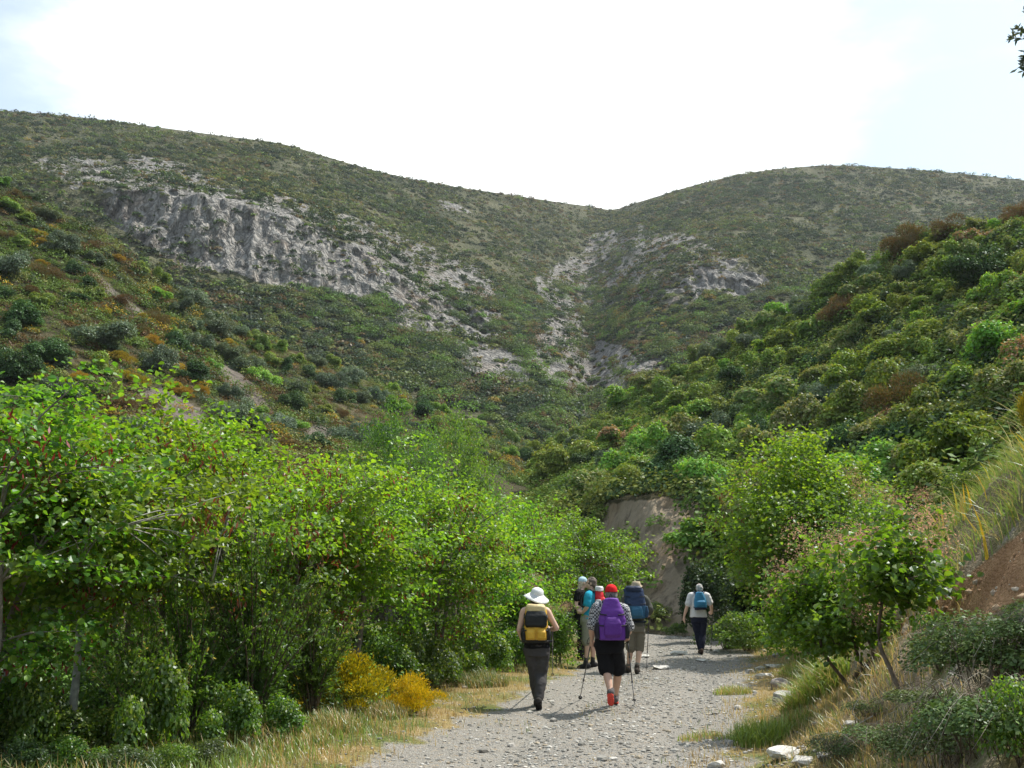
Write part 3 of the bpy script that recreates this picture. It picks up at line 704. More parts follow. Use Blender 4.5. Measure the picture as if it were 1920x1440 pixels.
far_pal = pal({'green': ((.075, .095, .030), 3), 'dark': ((.028, .044, .020), 3.4), 'grey': ((.075, .085, .055), 2), 'olive': ((.11, .115, .040), 2.2), 'brown': ((.105, .075, .036), 1.6), 'yellow': ((.17, .13, .03), .1), 'fresh': ((.10, .15, .03), .8)}, .02)
dens = (1 - .93 * rock) * (0.3 + 0.7 * sstep(-.3, .3, fbm(MX[..., 0] * .06, MX[..., 1] * .06, 0, 3, 70)))
dens *= ((mpx > -250) & (mpx < 2150)) * (1 + 1.2 * (1 - sstep(3, 4.5, mvv))[None])
sm, _ = scrub('scrub', MX, None, dens, 32000, .6, 2.3, 34, .72, 71, far_pal, .66)
tag(link('scrub', sm, M_scrub), 'low evergreen scrub covering the rocky mountain behind the valley', 'scrub', kind='stuff')
dens = (1 - .75 * rock) * ((mpx > -250) & (mpx < 2150)) * (mvv > 0.8)[None] * (mvv < 4.85)[None] * (.15 + sstep(-.2, .4, fbm(MX[..., 0] * .03, MX[..., 1] * .03, 0, 3, 79)))
big_pal = pal({'dark': ((.022, .038, .016), 3), 'grey': ((.05, .065, .038), 2), 'green': ((.05, .08, .022), 1.5)}, .03)
sm, _ = scrub('scrub', MX, None, dens, 2600, 1.2, 3.6, 110, .6, 80, big_pal, .8)
tag(link('scrub', sm, M_scrub), 'larger dark evergreen shrubs dotted over the mountain and round the cliffs', 'scrub', kind='stuff')
dens = ((mpx > 380) & (mpx < 1500) & (mpy > 540)) * (1 - .97 * rock) * (0.4 + 0.6 * sstep(-.3, .3, fbm(MX[..., 0] * .06, MX[..., 1] * .06, 0, 3, 73)))
dens[:, -1] = 0
low_pal = pal({'green': ((.075, .115, .028), 3.2), 'dark': ((.026, .048, .018), 3), 'grey': ((.06, .08, .05), 1.4), 'olive': ((.10, .125, .035), 2), 'brown': ((.10, .065, .028), .9), 'yellow': ((.19, .14, .03), .15), 'fresh': ((.08, .15, .026), 1.6)}, .03)
sm, _ = scrub('scrub', MX, None, dens.astype(float) + 1e-9, 2600, .9, 3.0, 330, .36, 74, low_pal, .85)
tag(link('scrub', sm, M_scrub), 'taller mixed scrub filling the valley floor below the cliffs', 'scrub', kind='stuff')
nl_pal = pal({'green': ((.075, .115, .024), 3), 'rust': ((.09, .055, .022), 1.5), 'grey': ((.06, .08, .048), 1.6), 'olive': ((.11, .12, .035), 2), 'yellow': ((.24, .16, .018), .5), 'dark': ((.03, .05, .018), 1.4)}, .06)
dens = ((lpx > -150) & (lpy < np.vectorize(left_line)(lpx) + 60)) * (1 - .93 * (lb > .5)) * 1.0
sm, _ = scrub('scrub', LX, None, dens, 8000, .3, 1.0, 150, .18, 75, nl_pal, .8)
tag(link('scrub', sm, M_scrub), 'low rusty and green scrub between the shrubs of the scree-marked slope', 'scrub', kind='stuff')
nr_pal = pal({'green': ((.075, .125, .022), 4), 'olive': ((.12, .14, .035), 2), 'dark': ((.03, .052, .018), 1.5), 'rust': ((.085, .06, .022), .1)}, .06)
dens = ((rpx > 900) & (rpx < 2050)) * (rvv > 1.0)[None] * 1.0 + ((rpx > 1330) & (rpx < 2050) & (rvv <= 1.0)[None]) * 1.0 + ((rpx > 880) & (rpx < 1130) & (rvv <= 1.0)[None]) * 1.0 + ((rpx > 1160) & (rpx < 1340) & (rvv <= 1.0)[None]) * 0.10
sm, _ = scrub('scrub', RX, None, dens, 5600, .4, 1.35, 190, .2, 76, nr_pal, .85)
tag(link('scrub', sm, M_scrub), 'low green scrub between the shrubs of the dense slope', 'scrub', kind='stuff')

# ------------------------------------------------------------------ near trees
def tree_parts(seed, H=3.8, R=1.9, base=0.7, stems=2, nclump=230, nleaf=55, leaf=0.068, A=(.115, .205, .022), B=(.165, .255, .03), sig=(.155, .055), trad=0.055, pods=34, podcol=(.22, .045, .026),
               alt=None, pa=0.0, lean=0.25, plumes=0, plcol=(.42, .26, .17), center=None, leafw=.95, barkcol=(.17, .15, .13), low=0.12, ragged=.95):
    rng = np.random.default_rng(seed)
    cz = (H + base) / 2; rz = (H - base) / 2
    d = norm(rng.normal(size=(nclump, 3))); rad = rng.random(nclump) ** 0.42
    env = 0.95 + ragged * fbm(d[:, 0] * 1.7, d[:, 1] * 1.7, d[:, 2] * 1.7 + seed, 3, seed)
    env = np.clip(env, .3, 1.12)
    C = d * (rad * env)[:, None] * np.array([R, R, rz]) + np.array([0, 0, cz])
    C[:, 2] = np.maximum(C[:, 2], low + rng.uniform(0, .3, nclump))
    if center is not None: C[:, :2] += np.asarray(center)[None] * sstep(0, H * .6, C[:, 2])[:, None]
    # wood
    wood = Acc(); nodes = []
    for s in range(stems):
        a = 2 * math.pi * (s + rng.uniform(0, .6)) / stems; ln = lean * rng.uniform(.5, 1.2) if stems > 1 else lean * .3
        tip = np.array([math.cos(a) * ln * R * 1.2, math.sin(a) * ln * R * 1.2, base + (H - base) * rng.uniform(.42, .6)])
        if center is not None: tip[:2] += np.asarray(center)
        p0 = np.array([math.cos(a) * .08 * (stems > 1), math.sin(a) * .08 * (stems > 1), -0.1])
        mid = p0 * .5 + tip * .5 + np.append(rng.normal(size=2) * .12, 0)
        tp = curve_pts([p0, p0 * .8 + tip * .2 + np.append(rng.normal(size=2) * .05, 0), mid, tip], 14)
        r0 = trad * rng.uniform(.75, 1.1)
        wood.add(*tube(tp, np.linspace(r0, r0 * .45, 14), 8), barkcol)
        nodes += [(q, r0 * (1 - .55 * i / 13)) for i, q in enumerate(tp) if i > 5]
    prim = rng.choice(nclump, min(nclump, 16 + 4 * stems), replace=False); limb = []
    NP = np.array([q for q, _ in nodes]); NR = np.array([r for _, r in nodes])
    for k in prim:
        cst = np.linalg.norm(NP - C[k], axis=1) + 2.0 * np.maximum(0, NP[:, 2] - C[k, 2]); b = int(np.argmin(cst))
        m = NP[b] * .5 + C[k] * .5 + np.array([*(rng.normal(size=2) * .1), .12])
        tp = curve_pts([NP[b], m, C[k]], 9); r0 = min(NR[b] * .6, .03)
        wood.add(*tube(tp, np.linspace(r0, .007, 9), 6), barkcol); limb += [(q, r0 * (1 - i / 9)) for i, q in enumerate(tp) if i > 1]
    LP = np.concatenate([NP, np.array([q for q, _ in limb])])
    for k in range(nclump):
        if k in prim: continue
        dd = np.linalg.norm(LP - C[k], axis=1) + .8 * np.maximum(0, LP[:, 2] - C[k, 2]); b = int(np.argmin(dd))
        m = LP[b] * .5 + C[k] * .5 + np.array([*(rng.normal(size=2) * .05), .04])
        wood.add(*tube(curve_pts([LP[b], m, C[k]], 5), np.linspace(.007, .003, 5), 4), np.array(barkcol) * .8)
    # leaves, in loose sprays round the twig ends
    n = nclump * nleaf; ci = np.repeat(np.arange(nclump), nleaf)
    sc = rng.uniform(.6, 1.4, nclump)[ci]
    out = norm(C - np.array([0, 0, cz * .75]))[ci]
    off = rng.normal(size=(n, 3)) * np.array([sig[0], sig[0], sig[1]]) * sc[:, None]
    off += out * rng.uniform(-.15, .2, n)[:, None]
    pos = C[ci] + off; pos[:, 2] = np.maximum(pos[:, 2], .03)
    Nn = norm(out * .35 + np.array([0, 0, .75]) + rng.normal(size=(n, 3)) * .55)
    T = norm(np.cross(Nn, np.cross(out + rng.normal(size=(n, 3)) * .8 + np.array([0, 0, -.5]), Nn)))
    V, Q = leaf6(pos, Nn, leaf * rng.uniform(.6, 1.3, n), rng, leafw, .16, T)
    clv = rng.uniform(.78, 1.2, nclump)[ci][:, None]
    c = jitter_col(A, n, rng, .2, .06, B, .4) * clv
    if alt is not None:
        am = (rng.random(nclump) < pa)[ci] & (rng.random(n) < .8); c[am] = jitter_col(alt, int(am.sum()), rng, .2, .06)
    crown = mesh_np('crown', V, Q, np.repeat(np.clip(c, .003, 1), 6, 0), False)
    res = {'trunk': wood.mesh('trunk', True), 'crown': crown}
    if pods:
        k = rng.choice(nclump, pods); npd = 40; ci = np.repeat(k, npd); n = len(ci)
        pos = C[ci] + rng.normal(size=(n, 3)) * np.array([.14, .14, .09]) * 1.1 + norm(C[ci] - np.array([0, 0, cz])) * .08 - np.array([0, 0, .05])
        T = norm(np.array([0, 0, -1.0]) + rng.normal(size=(n, 3)) * .45); Nn = norm(np.cross(T, rng.normal(size=(n, 3))))
        V, Q = leaf4(pos, Nn, rng.uniform(.06, .11, n), rng, .26, T)
        res['pod_clumps'] = mesh_np('pod_clumps', V, Q, np.repeat(jitter_col(podcol, n, rng, .3, .1), 4, 0), False)
    if plumes:
        hi = np.argsort(-(C[:, 2] + 1.2 * (rad - .5)))[:plumes * 2]; k = rng.choice(hi, plumes); npd = 300; ci = np.repeat(k, npd); n = len(ci)
        o_ = rng.normal(size=(n, 3)) * np.array([.11, .11, .085])
        pos = C[ci] + np.array([0, 0, .17]) + out_dir(C[ci], cz) * .14 + o_
        T = norm(rng.normal(size=(n, 3))); Nn = norm(np.cross(T, rng.normal(size=(n, 3))))
        V, Q = leaf4(pos, Nn, rng.uniform(.012, .034, n), rng, .4, T)
        res['plume_sprays'] = mesh_np('plume_sprays', V, Q, np.repeat(jitter_col(plcol, n, rng, .2, .06), 4, 0), False)
    return res
def out_dir(p, cz): return norm(p - np.array([0, 0, cz]))
PART_MAT = {'trunk': M_bark, 'crown': M_leaf, 'pod_clumps': M_dull, 'plume_sprays': M_plume, 'stems': M_bark, 'foliage': M_leaf, 'flowers': M_plume}
def plant(name, parts, pos, rz, sc, label, cat, group=None, mats=None):
    e = empty(name, pos, rz, sc)
    for k, me in parts.items():
        link(k, me, (mats or {}).get(k, PART_MAT[k]), e)
    return tag(e, label, cat, group)
def at(px, Y, dz=0.0):
    """ground point on bearing px at distance Y"""
    x = (px - 960) / F * Y / CA * 1.0
    for _ in range(4):
        z = float(ground_z(x, Y)); fw = Y * CA + (z - CAMZ) * SA; x = (px - 960) / F * fw
    return np.array([x, Y, z + dz])
RB = [tree_parts(201, 3.9, 1.6, .7, 3, 190, 54, low=.95), tree_parts(202, 3.6, 1.5, .9, 2, 165, 54, pods=36, low=1.0), tree_parts(203, 4.0, 1.7, .5, 4, 235, 52, A=(.095, .19, .024), low=.35), tree_parts(204, 3.5, 1.55, 1.0, 1, 185, 54, low=1.15, trad=.05, barkcol=(.42, .40, .37), pods=26)]
g = 'redbud trees beside the track'
LT = [   # px, distance, prototype, turn, scale, label
 (-70, 8.9, 2, 0.4, 0.93, 'redbud tree cut by the edge of the view, nearest to the camera'),
 (145, 10.0, 3, 1.9, 0.98, 'redbud tree with a pale straight trunk and dark red pods at the verge'),
 (330, 11.6, 0, 2.8, .96, 'redbud tree between the pale-trunked one and the feathery heath'),
 (560, 13.4, 1, 0.9, .93, 'redbud tree rising behind the feathery heath bush'),
 (665, 14.6, 0, 4.4, .92, 'redbud tree with several dark trunks behind the yellow broom'),
 (800, 16.6, 2, 5.2, .90, 'redbud tree hung with brown pods, behind the white-hatted hiker to the left'),
 (880, 19.2, 1, 3.6, .96, 'redbud tree standing straight behind the low bushes by the white-hatted hiker'),
 (955, 23.0, 0, 1.2, .90, 'redbud tree directly above the white sun hat'),
 (1098, 28.0, 3, 3.1, 1.02, 'redbud tree over the two talking hikers, its branch reaching to the earth bank'),
 (30, 13.5, 1, 5.5, 1.08, 'redbud tree in the second row, behind the pale trunk at the view edge'),
 (225, 15.5, 2, 2.2, 1.04, 'redbud tree in the second row whose spray stands highest against the scree'),
 (430, 18.0, 0, 0.2, 0.98, 'redbud tree in the second row below the scree patch'),
 (590, 22.0, 3, 4.9, 1.0, 'redbud tree in the second row below the grey round shrub'),
 (730, 25.0, 1, 2.5, 1.0, 'redbud tree in the second row beside the tall light-green crown'),
 (985, 32.0, 2, 3.9, .98, 'redbud tree in the last row where the gully comes down'),
]
for px, Y, k, rz, s, lab in LT:
    plant('redbud_tree', RB[k], at(px, Y), rz, (s, s, s * 1.0), lab, 'tree', g)
# finer-leaved bushy trees farther up the gully
FT = [tree_parts(211, 5.2, 3.0, .4, 4, 420, 60, .085, (.085, .15, .028), (.125, .19, .035), (.26, .2), pods=0, ragged=.5), tree_parts(212, 4.2, 2.4, .3, 4, 330, 60, .085, (.10, .16, .03), (.15, .205, .04), (.25, .18), pods=0)]
g2 = 'bushy trees in the gully'
for px, Y, k, rz, s, lab in [(735, 44, 0, .3, (.9, .9, 1.75), 'tall light-green bushy tree at the mouth of the gully, the rounder one'), (852, 47, 0, 2.2, (.85, .85, 1.82), 'tall light-green bushy tree beside the rounder one in the gully'), (470, 36, 1, 1.0, .95, 'bushy tree under the scree slope behind the redbuds'),
                             (960, 44, 1, 4.0, .85, 'small yellowish bushy tree where the two slopes meet'), (330, 30, 1, 3.3, .95, 'bushy tree behind the redbuds below the bare scree'), (90, 26, 1, 5.0, 1.05, 'bushy tree behind the redbuds at the edge of the view'), (1040, 42, 1, 2.4, .8, 'bushy tree at the foot of the dense slope left of the earth bank')]:
    plant('bushy_tree', FT[k], at(px, Y), rz, s, lab, 'tree', g2)
# the bright tree right of the bend, with last year's pods, and its neighbours
big = tree_parts(221, 4.7, 1.95, .35, 3, 420, 62, .088, (.115, .205, .022), (.19, .27, .032), (.2, .14), .07, 34, (.17, .055, .025), ragged=.4)
plant('broadleaf_tree', big, at(1522, 22.5), .6, 1.0, 'bright yellow-green spreading tree with rusty pods at the bend of the track', 'tree')
sm1 = tree_parts(222, 3.2, 1.3, .2, 4, 180, 54, .072, (.075, .14, .022), (.10, .165, .03), (.18, .13), .035, 0, plumes=12, plcol=(.40, .25, .16))
plant('smoke_bush', sm1, at(1655, 17.5), 1.0, 1.0, 'tall plumed smoke bush behind the small smoke tree, beside the bright tree', 'bush')
st = tree_parts(223, 1.22, .50, .52, 1, 46, 40, .062, (.075, .17, .018), (.11, .20, .024), (.085, .06), .024, 0, plumes=6, plcol=(.46, .30, .20), lean=.5, barkcol=(.13, .10, .075), low=.5)
p0 = gp(1692, 1285); plant('smoke_tree', st, p0, .2, 1.0, 'small smoke tree on one slender trunk on the bank beside the track', 'tree')
sb = tree_parts(224, 1.36, .66, .25, 3, 105, 46, .062, (.08, .165, .02), (.12, .20, .026), (.10, .075), .026, 0, plumes=22, plcol=(.46, .31, .21), center=(-.25, 0), barkcol=(.12, .09, .065), low=.3)
p0 = gp(1612, 1285); plant('smoke_bush', sb, p0, 0, 1.0, 'low smoke bush with pink plumes leaning out over the track from the bank', 'bush')
plant('smoke_bush', tree_parts(225, 2.0, .75, .1, 4, 110, 52, .07, (.09, .16, .024), (.13, .19, .03), (.15, .12), .025, 0, plumes=24, plcol=(.45, .31, .21), low=.1), at(985, 20.6), 0, .85, 'smoke bush with pinkish plumes just behind the white sun hat', 'bush')
plant('smoke_bush', tree_parts(226, 1.5, .5, .1, 3, 60, 50, .07, (.10, .17, .024), (.14, .20, .03), (.13, .12), .02, 0, plumes=18, plcol=(.45, .31, .21), low=.1), at(1046, 20.5), 1.0, .72, 'small smoke bush with pale pink tips between the sun-hatted hiker and the talking pair', 'bush')
# dark evergreen at the foot of the cut bank
plant('shrub', {'foliage': shrub_mesh('foliage', 231, (.03, .06, .02), (.05, .09, .025), 7000, .09, 1.0, 2.2, 8)}, at(1340, 29.5), 0, (.95, .95, 1.1), 'dark evergreen shrub at the foot of the bare earth bank', 'shrub', mats={'foliage': M_dull})
# ------------------------------------------------------------------ near bushes
def stems_mesh(seed, n, R, H, r=.008, col=(.10, .075, .05), arch=0.0):
    rng = np.random.default_rng(seed); A = Acc()
    for k in range(n):
        a = rng.uniform(0, 2 * math.pi); q = R * math.sqrt(rng.random()); h = H * rng.uniform(.6, 1.05)
        tip = np.array([math.cos(a) * q, math.sin(a) * q, h * (1 - arch * q / R)])
        mid = tip * .5 + np.array([0, 0, h * .18])
        A.add(*tube(curve_pts([np.array([math.cos(a) * .06 * R, math.sin(a) * .06 * R, -.05]), mid, tip], 7), np.linspace(r, r * .35, 7), 5), np.array(col) * rng.uniform(.7, 1.3))
    return A.mesh('stems', True)
def feathery(seed, H, R, nst, ncol=(.075, .14, .025), tip=(.16, .20, .05)):
    rng = np.random.default_rng(seed); A = Acc(); pos, dr, hh = [], [], []
    for k in range(nst):
        a = rng.uniform(0, 2 * math.pi); lean = rng.uniform(.05, .75); h = H * rng.uniform(.55, 1.05) * (1 - .25 * lean)
        tipp = np.array([math.cos(a) * R * lean * 1.3, math.sin(a) * R * lean * 1.3, h]); p = curve_pts([np.zeros(3), tipp * np.array([.35, .35, .5]), tipp], 16)
        A.add(*tube(p, np.linspace(.014, .003, 16), 5), (.09, .07, .045))
        for s in range(26):
            i = rng.integers(4, 15); t = norm(p[min(i + 1, 15)] - p[i - 1]); ln = rng.uniform(.12, .34) * (1.1 - i / 18)
            e = norm(t * 1.0 + rng.normal(size=3) * .55) * ln; m = int(24 * ln / .25)
            u = rng.random((m, 1)); pos.append(p[i] + e * u + rng.normal(size=(m, 3)) * .012); dr.append(np.repeat(norm(e)[None], m, 0)); hh.append(np.full(m, i / 15) * .6 + u[:, 0] * .4)
    pos = np.concatenate(pos); dr = np.concatenate(dr); hh = np.concatenate(hh); n = len(pos)
    T = norm(dr + rng.normal(size=(n, 3)) * .55); Nn = norm(np.cross(T, rng.normal(size=(n, 3))))
    V, Q = leaf4(pos, Nn, rng.uniform(.035, .065, n), rng, .34, T)
    c = jitter_col(ncol, n, rng, .25, .07); m = (rng.random(n) < .5) & (hh > .8); c[m] = jitter_col(tip, int(m.sum()), rng, .2, .05)
    return {'stems': A.mesh('stems', True), 'foliage': mesh_np('foliage', V, Q, np.repeat(c, 4, 0), False)}
HE = [feathery(301, 2.5, 1.2, 46), feathery(302, 1.9, .9, 34, (.08, .15, .026), (.24, .20, .09))]
for px, Y, k, rz, s, lab in [(470, 10.9, 0, .5, 1.0, 'tall feathery heath bush fanning upward left of the yellow broom'), (345, 10.4, 1, 2.0, 1.0, 'shorter feathery heath bush with tan tips near the pale trunk'), (585, 12.0, 1, 4.0, .95, 'feathery heath bush close behind the yellow broom'), (255, 9.9, 1, 3.0, .75, 'smallest feathery heath bush at the verge beside the pale trunk')]:
    plant('heath_bush', HE[k], at(px, Y), rz, s, lab, 'bush', 'feathery heath bushes')
def near_bush(seed, A, B, n, leaf, H=1.0, lobes=9, tip=None, tp=0, spiky=0):
    return {'stems': stems_mesh(seed, 14, .7, H * .8), 'foliage': shrub_mesh('foliage', seed, A, B, n, leaf, 1.0, H, lobes, spiky, tip, tp)}
BRM = [near_bush(311, (.30, .245, .012), (.13, .135, .016), 15000, .062, .95, 9, (.55, .36, .01), .5, .5), near_bush(312, (.46, .345, .010), (.28, .24, .014), 12000, .06, .8, 8, (.62, .40, .01), .5, .5)]
DM = {'foliage': M_dull}
plant('broom_bush', BRM[0], gp(655, 1338), 0, (.66, .60, .62), 'larger broom bush in dull yellow flower at the verge under the redbuds', 'bush', 'broom bushes at the verge', DM)
plant('broom_bush', BRM[1], gp(778, 1338), 1, (.38, .40, .46), 'smaller broom bush in bright yellow flower spilling onto the dry grass', 'bush', 'broom bushes at the verge', DM)
UG = [near_bush(321, (.085, .16, .022), (.13, .21, .03), 4200, .075, 1.0, 9, (.20, .25, .05), .3), near_bush(322, (.07, .125, .022), (.10, .16, .028), 4200, .07, 1.0, 10, (.17, .21, .05), .3), near_bush(323, (.06, .10, .03), (.09, .125, .045), 4600, .06, 1.0, 9)]
GM = {'foliage': M_leaf}
for px, py, k, sx, sz, lab in [
    (805, 1290, 0, .50, .52, 'leafy green bush beside the yellow broom, nearer the track'), (895, 1245, 0, .40, .50, 'light-green bush at the verge nearest the sun-hatted hiker'), (850, 1235, 1, .55, .75, 'green bush under the redbuds above the grass clump'),
    (945, 1228, 0, .55, .62, 'light-green bush just beside the yellow backpack'), (1045, 1228, 0, .32, .45, 'small light bush between the sun-hatted hiker and the talking pair'), (985, 1190, 1, .75, .85, 'rounded bush in shade behind the sun-hatted hiker'),
    (760, 1230, 1, .6, .9, 'shaded bush behind the larger broom'), (560, 1330, 2, .45, .5, 'dull low bush at the foot of the feathery heath'), (330, 1385, 2, .5, .42, 'dull low bush in front of the pale-trunked redbud'), (210, 1420, 0, .42, .42, 'low leafy bush at the lower edge beside the pale trunk'),
    (60, 1430, 1, .55, .5, 'low bush in the lower corner under the redbuds'), (430, 1375, 1, .42, .38, 'small green bush among grass before the tall heath'), (1065, 1150, 2, .8, 1.2, 'brownish bush in shade behind the talking pair'), (1140, 1160, 1, .6, .9, 'green bush behind the man with the navy backpack'),
    (1225, 1128, 1, .7, .75, 'yellowish bush low on the bare earth bank'), (1270, 1150, 1, .45, .5, 'little bush at the base of the bare earth bank'), (1400, 1150, 0, .95, .9, 'fresh bush under the bright tree beside the white-shirted woman'), (1360, 1160, 2, .8, .7, 'dull bush under the bright tree at the track edge'),
    (1455, 1185, 0, .75, .55, 'fresh low bush at the verge where the tree shade falls'), (1590, 1120, 1, .8, .9, 'green bush on the bank top behind the low smoke bush'), (1530, 1150, 1, .9, 1.1, 'deep green bush behind the low smoke bush')]:
    plant('bush', UG[k], (gp(px, py) if py > 1165 else at(px, {1225: 35.6, 1270: 33.5, 1400: 25.5, 1360: 26.5, 1590: 18.0, 1530: 19.5, 1065: 27.0, 1140: 27.5}[px], .35 if px == 1225 else 0)), px * .37, (sx, sx, sz), lab, 'bush', 'low bushes along the verge', GM)
for px, Y, k, sx, sz, lab in [
    (30, 8.5, 2, .34, .30, 'dull green weedy bush in the very corner of the verge'), (130, 8.6, 0, .30, .30, 'fresh weedy bush at the lower edge before the pale trunk'), (225, 8.7, 2, .32, .26, 'dull weedy bush at the lower edge among dry grass'), (330, 8.9, 0, .26, .22, 'small fresh weed clump at the lower edge toward the track'), (405, 9.3, 2, .26, .24, 'small dull weed clump among grass before the heath'),
    (1712, 13.2, 0, .38, .42, 'fresh leafy bush on the bank edge just behind the slender smoke tree'), (1765, 13.0, 0, .34, .38, 'fresh leafy bush midway along the skyline of the grassy bank'), (1822, 12.8, 1, .36, .36, 'green bush high on the skyline of the grassy bank'),
    (45, 9.3, 0, .42, .75, 'leafy bush in front of the pale-trunked redbud toward the view edge'), (262, 9.6, 0, .45, .9, 'leafy bush in front of the smallest heath bush'), (20, 9.6, 1, .5, .8, 'shaded leafy bush at the very edge of the view'), (215, 12.2, 1, .6, .6, 'leafy bush behind the pale redbud trunk'),
    (415, 10.2, 0, .40, .6, 'light leafy bush before the tall heath'), (520, 10.6, 0, .38, .42, 'light leafy bush between tall heath and larger broom'), (390, 12.6, 1, .8, 1.1, 'leafy bush filling the gap behind the two heath bushes'), (735, 15.0, 0, .5, .7, 'leafy bush close behind the bright broom'),
    (640, 17.0, 1, .8, 1.0, 'leafy bush between the dark redbud trunks'), (905, 17.0, 0, .55, .75, 'leafy bush before the redbud trunks beside the sun-hatted walker'), (965, 19.0, 0, .5, .7, 'leafy bush under pink plumes behind the sun-hatted walker'), (800, 15.6, 1, .6, .9, 'leafy bush in redbud shade above the grass clump')]:
    plant('bush', UG[k], at(px, Y), px * .41, (sx, sx, sz), lab, 'bush', 'low bushes along the verge', GM)
# undergrowth under and behind the redbuds
xs = np.linspace(-34, 6, 220); ys = np.linspace(11, 60, 220); XX, YY = np.meshgrid(xs, ys, indexing='ij')
pdu, sdu = path_dist(XX, YY); UX = np.stack([XX, YY, ground_z(XX, YY)], -1)
du = sstep(3.0, 4.2, pdu) * (sdu < 0) * (np.abs(XX) < YY * .62 + 1) * np.where(YY < 30, 1.6, .8) + 1e-9
um, _ = scrub('undergrowth', UX, None, du, 1300, .25, .8, 420, .06, 78, pal({'green': ((.07, .125, .02), 3), 'fresh': ((.10, .18, .026), 2), 'dark': ((.035, .06, .018), 1), 'olive': ((.12, .13, .035), 1)}, .12), 1.0)
tag(link('undergrowth', um, M_shrub), 'leafy undergrowth on the ground below the redbuds', 'undergrowth', kind='stuff')
# brambles on the near bank
def bramble(seed, R=1.0, H=.9, n=5200, ncane=60):
    rng = np.random.default_rng(seed); A = Acc()
    for k in range(ncane):
        a = rng.uniform(0, 2 * math.pi); q = rng.uniform(.4, 1.25) * R; b = rng.uniform(0, 2 * math.pi); o = np.array([math.cos(b), math.sin(b), 0]) * R * rng.uniform(0, .6)
        p = curve_pts([o, o + np.array([math.cos(a) * q * .4, math.sin(a) * q * .4, H * rng.uniform(.6, 1.15)]), o + np.array([math.cos(a) * q, math.sin(a) * q, H * rng.uniform(.1, .7)])], 8)
        A.add(*tube(p, np.linspace(.006, .0025, 8), 4), np.array([(.20, .17, .13), (.10, .07, .05), (.30, .27, .22)][k % 3]) * rng.uniform(.7, 1.2))
    return {'stems': A.mesh('stems', True), 'foliage': shrub_mesh('foliage', seed, (.085, .135, .04), (.125, .18, .055), n, .055, R, H, 11, 0, (.12, .17, .05), .22, dv=.3)}
BR = [bramble(331), bramble(332), bramble(333, n=3800, ncane=90)]
for px, py, k, sx, sz, lab in [
    (1885, 1285, 0, .50, .38, 'dark bramble bush below the bare red earth'), (1775, 1340, 1, .36, .18, 'bramble bush around the foot of the slender smoke tree'), (1900, 1420, 1, .42, .36, 'bramble bush in the lower corner of the bank'), (1680, 1415, 2, .36, .2, 'twiggy bramble with bare canes below the slender trunk'),
    (1580, 1430, 2, .32, .2, 'low twiggy bramble nearest the track edge'), (1790, 1440, 2, .4, .3, 'tangled bramble at the lower edge of the view'), (1955, 1215, 0, .32, .24, 'bramble bush high on the bank beside the earth scar'), (1640, 1345, 2, .28, .14, 'dead-stemmed bramble under the low smoke bush'), (1830, 1225, 1, .30, .22, 'small bramble bush just under the earth scar')]:
    plant('bramble_bush', BR[k], gp(px, py), px * .61, (sx, sx, sz), lab, 'bush', 'brambles on the near bank', DM)
plant('bush', UG[0], gp(1762, 1262), 1.2, (.22, .22, .4), 'bright young leafy bush beside the slender smoke tree trunk', 'bush', 'low bushes along the verge', GM)
plant('bush', UG[0], gp(1915, 1436), 2.2, (.22, .22, .36), 'bright leafy sprig low in the corner among brambles', 'bush', 'low bushes along the verge', GM)
plant('broom_bush', BRM[0], at(1940, 11.5), .3, (.2, .2, .55), 'orange-flowering broom on top of the grassy bank at the view edge', 'bush', None, DM)
# olive overhanging from the bank, only its outer leaves in view
def olive():
    rng = np.random.default_rng(341); A = Acc(); b0 = np.array([5.9, 6.6, float(ground_z(5.9, 6.6)) - .1]); top = b0 + np.array([-.3, .2, 1.6])
    A.add(*tube(curve_pts([b0, b0 * .5 + top * .5 + np.array([.1, 0, 0]), top], 10), np.linspace(.11, .07, 10), 9), (.2, .18, .16))
    ends = [P(1938, 62, 7.0), P(1945, 125, 7.0), P(1990, 40, 6.8), P(2050, 110, 7.1), P(2010, -60, 6.7), P(2120, 20, 7.3), P(2180, 130, 6.5), P(1955, 100, 7.05), P(2080, 200, 6.9), P(2250, -40, 7), P(1985, 0, 7.1)]
    pos, TT = [], []
    for e in ends:
        A.add(*tube(curve_pts([top, top * .5 + e * .5 + np.array([0, 0, .15]), e], 8), np.linspace(.035, .004, 8), 5), (.2, .18, .16))
        for s in range(26):
            dq = norm(rng.normal(size=3) + np.array([-.2, 0, .4])); q = e + rng.normal(size=3) * .05; ee = q + dq * rng.uniform(.05, .13)
            A.add(*tube(np.array([q, ee]), [.003, .002], 3), (.16, .15, .12)); m = 14; u = rng.random((m, 1))
            pos.append(q + (ee - q) * u); TT.append(norm(dq + rng.normal(size=(m, 3)) * .8))
    T = np.concatenate(TT); pos = np.concatenate(pos) + T * .03; n = len(pos); Nn = norm(np.cross(T, rng.normal(size=(n, 3))))
    V, Q = leaf4(pos, Nn, rng.uniform(.045, .075, n), rng, .3, T)
    r = b0; c = jitter_col((.06, .085, .045), n, rng, .25, .08, (.12, .14, .09), .3)
    tr = A.mesh('trunk', True); tr.transform(__import__('mathutils').Matrix.Translation(-Vector(r))); cr = mesh_np('crown', V - r, Q, np.repeat(c, 4, 0), False)
    plant('olive_tree', {'trunk': tr, 'crown': cr}, r, 0, 1.0, 'small-leaved branch hanging into the sky from a tree on the bank', 'tree', None, {'crown': M_dull})
olive()
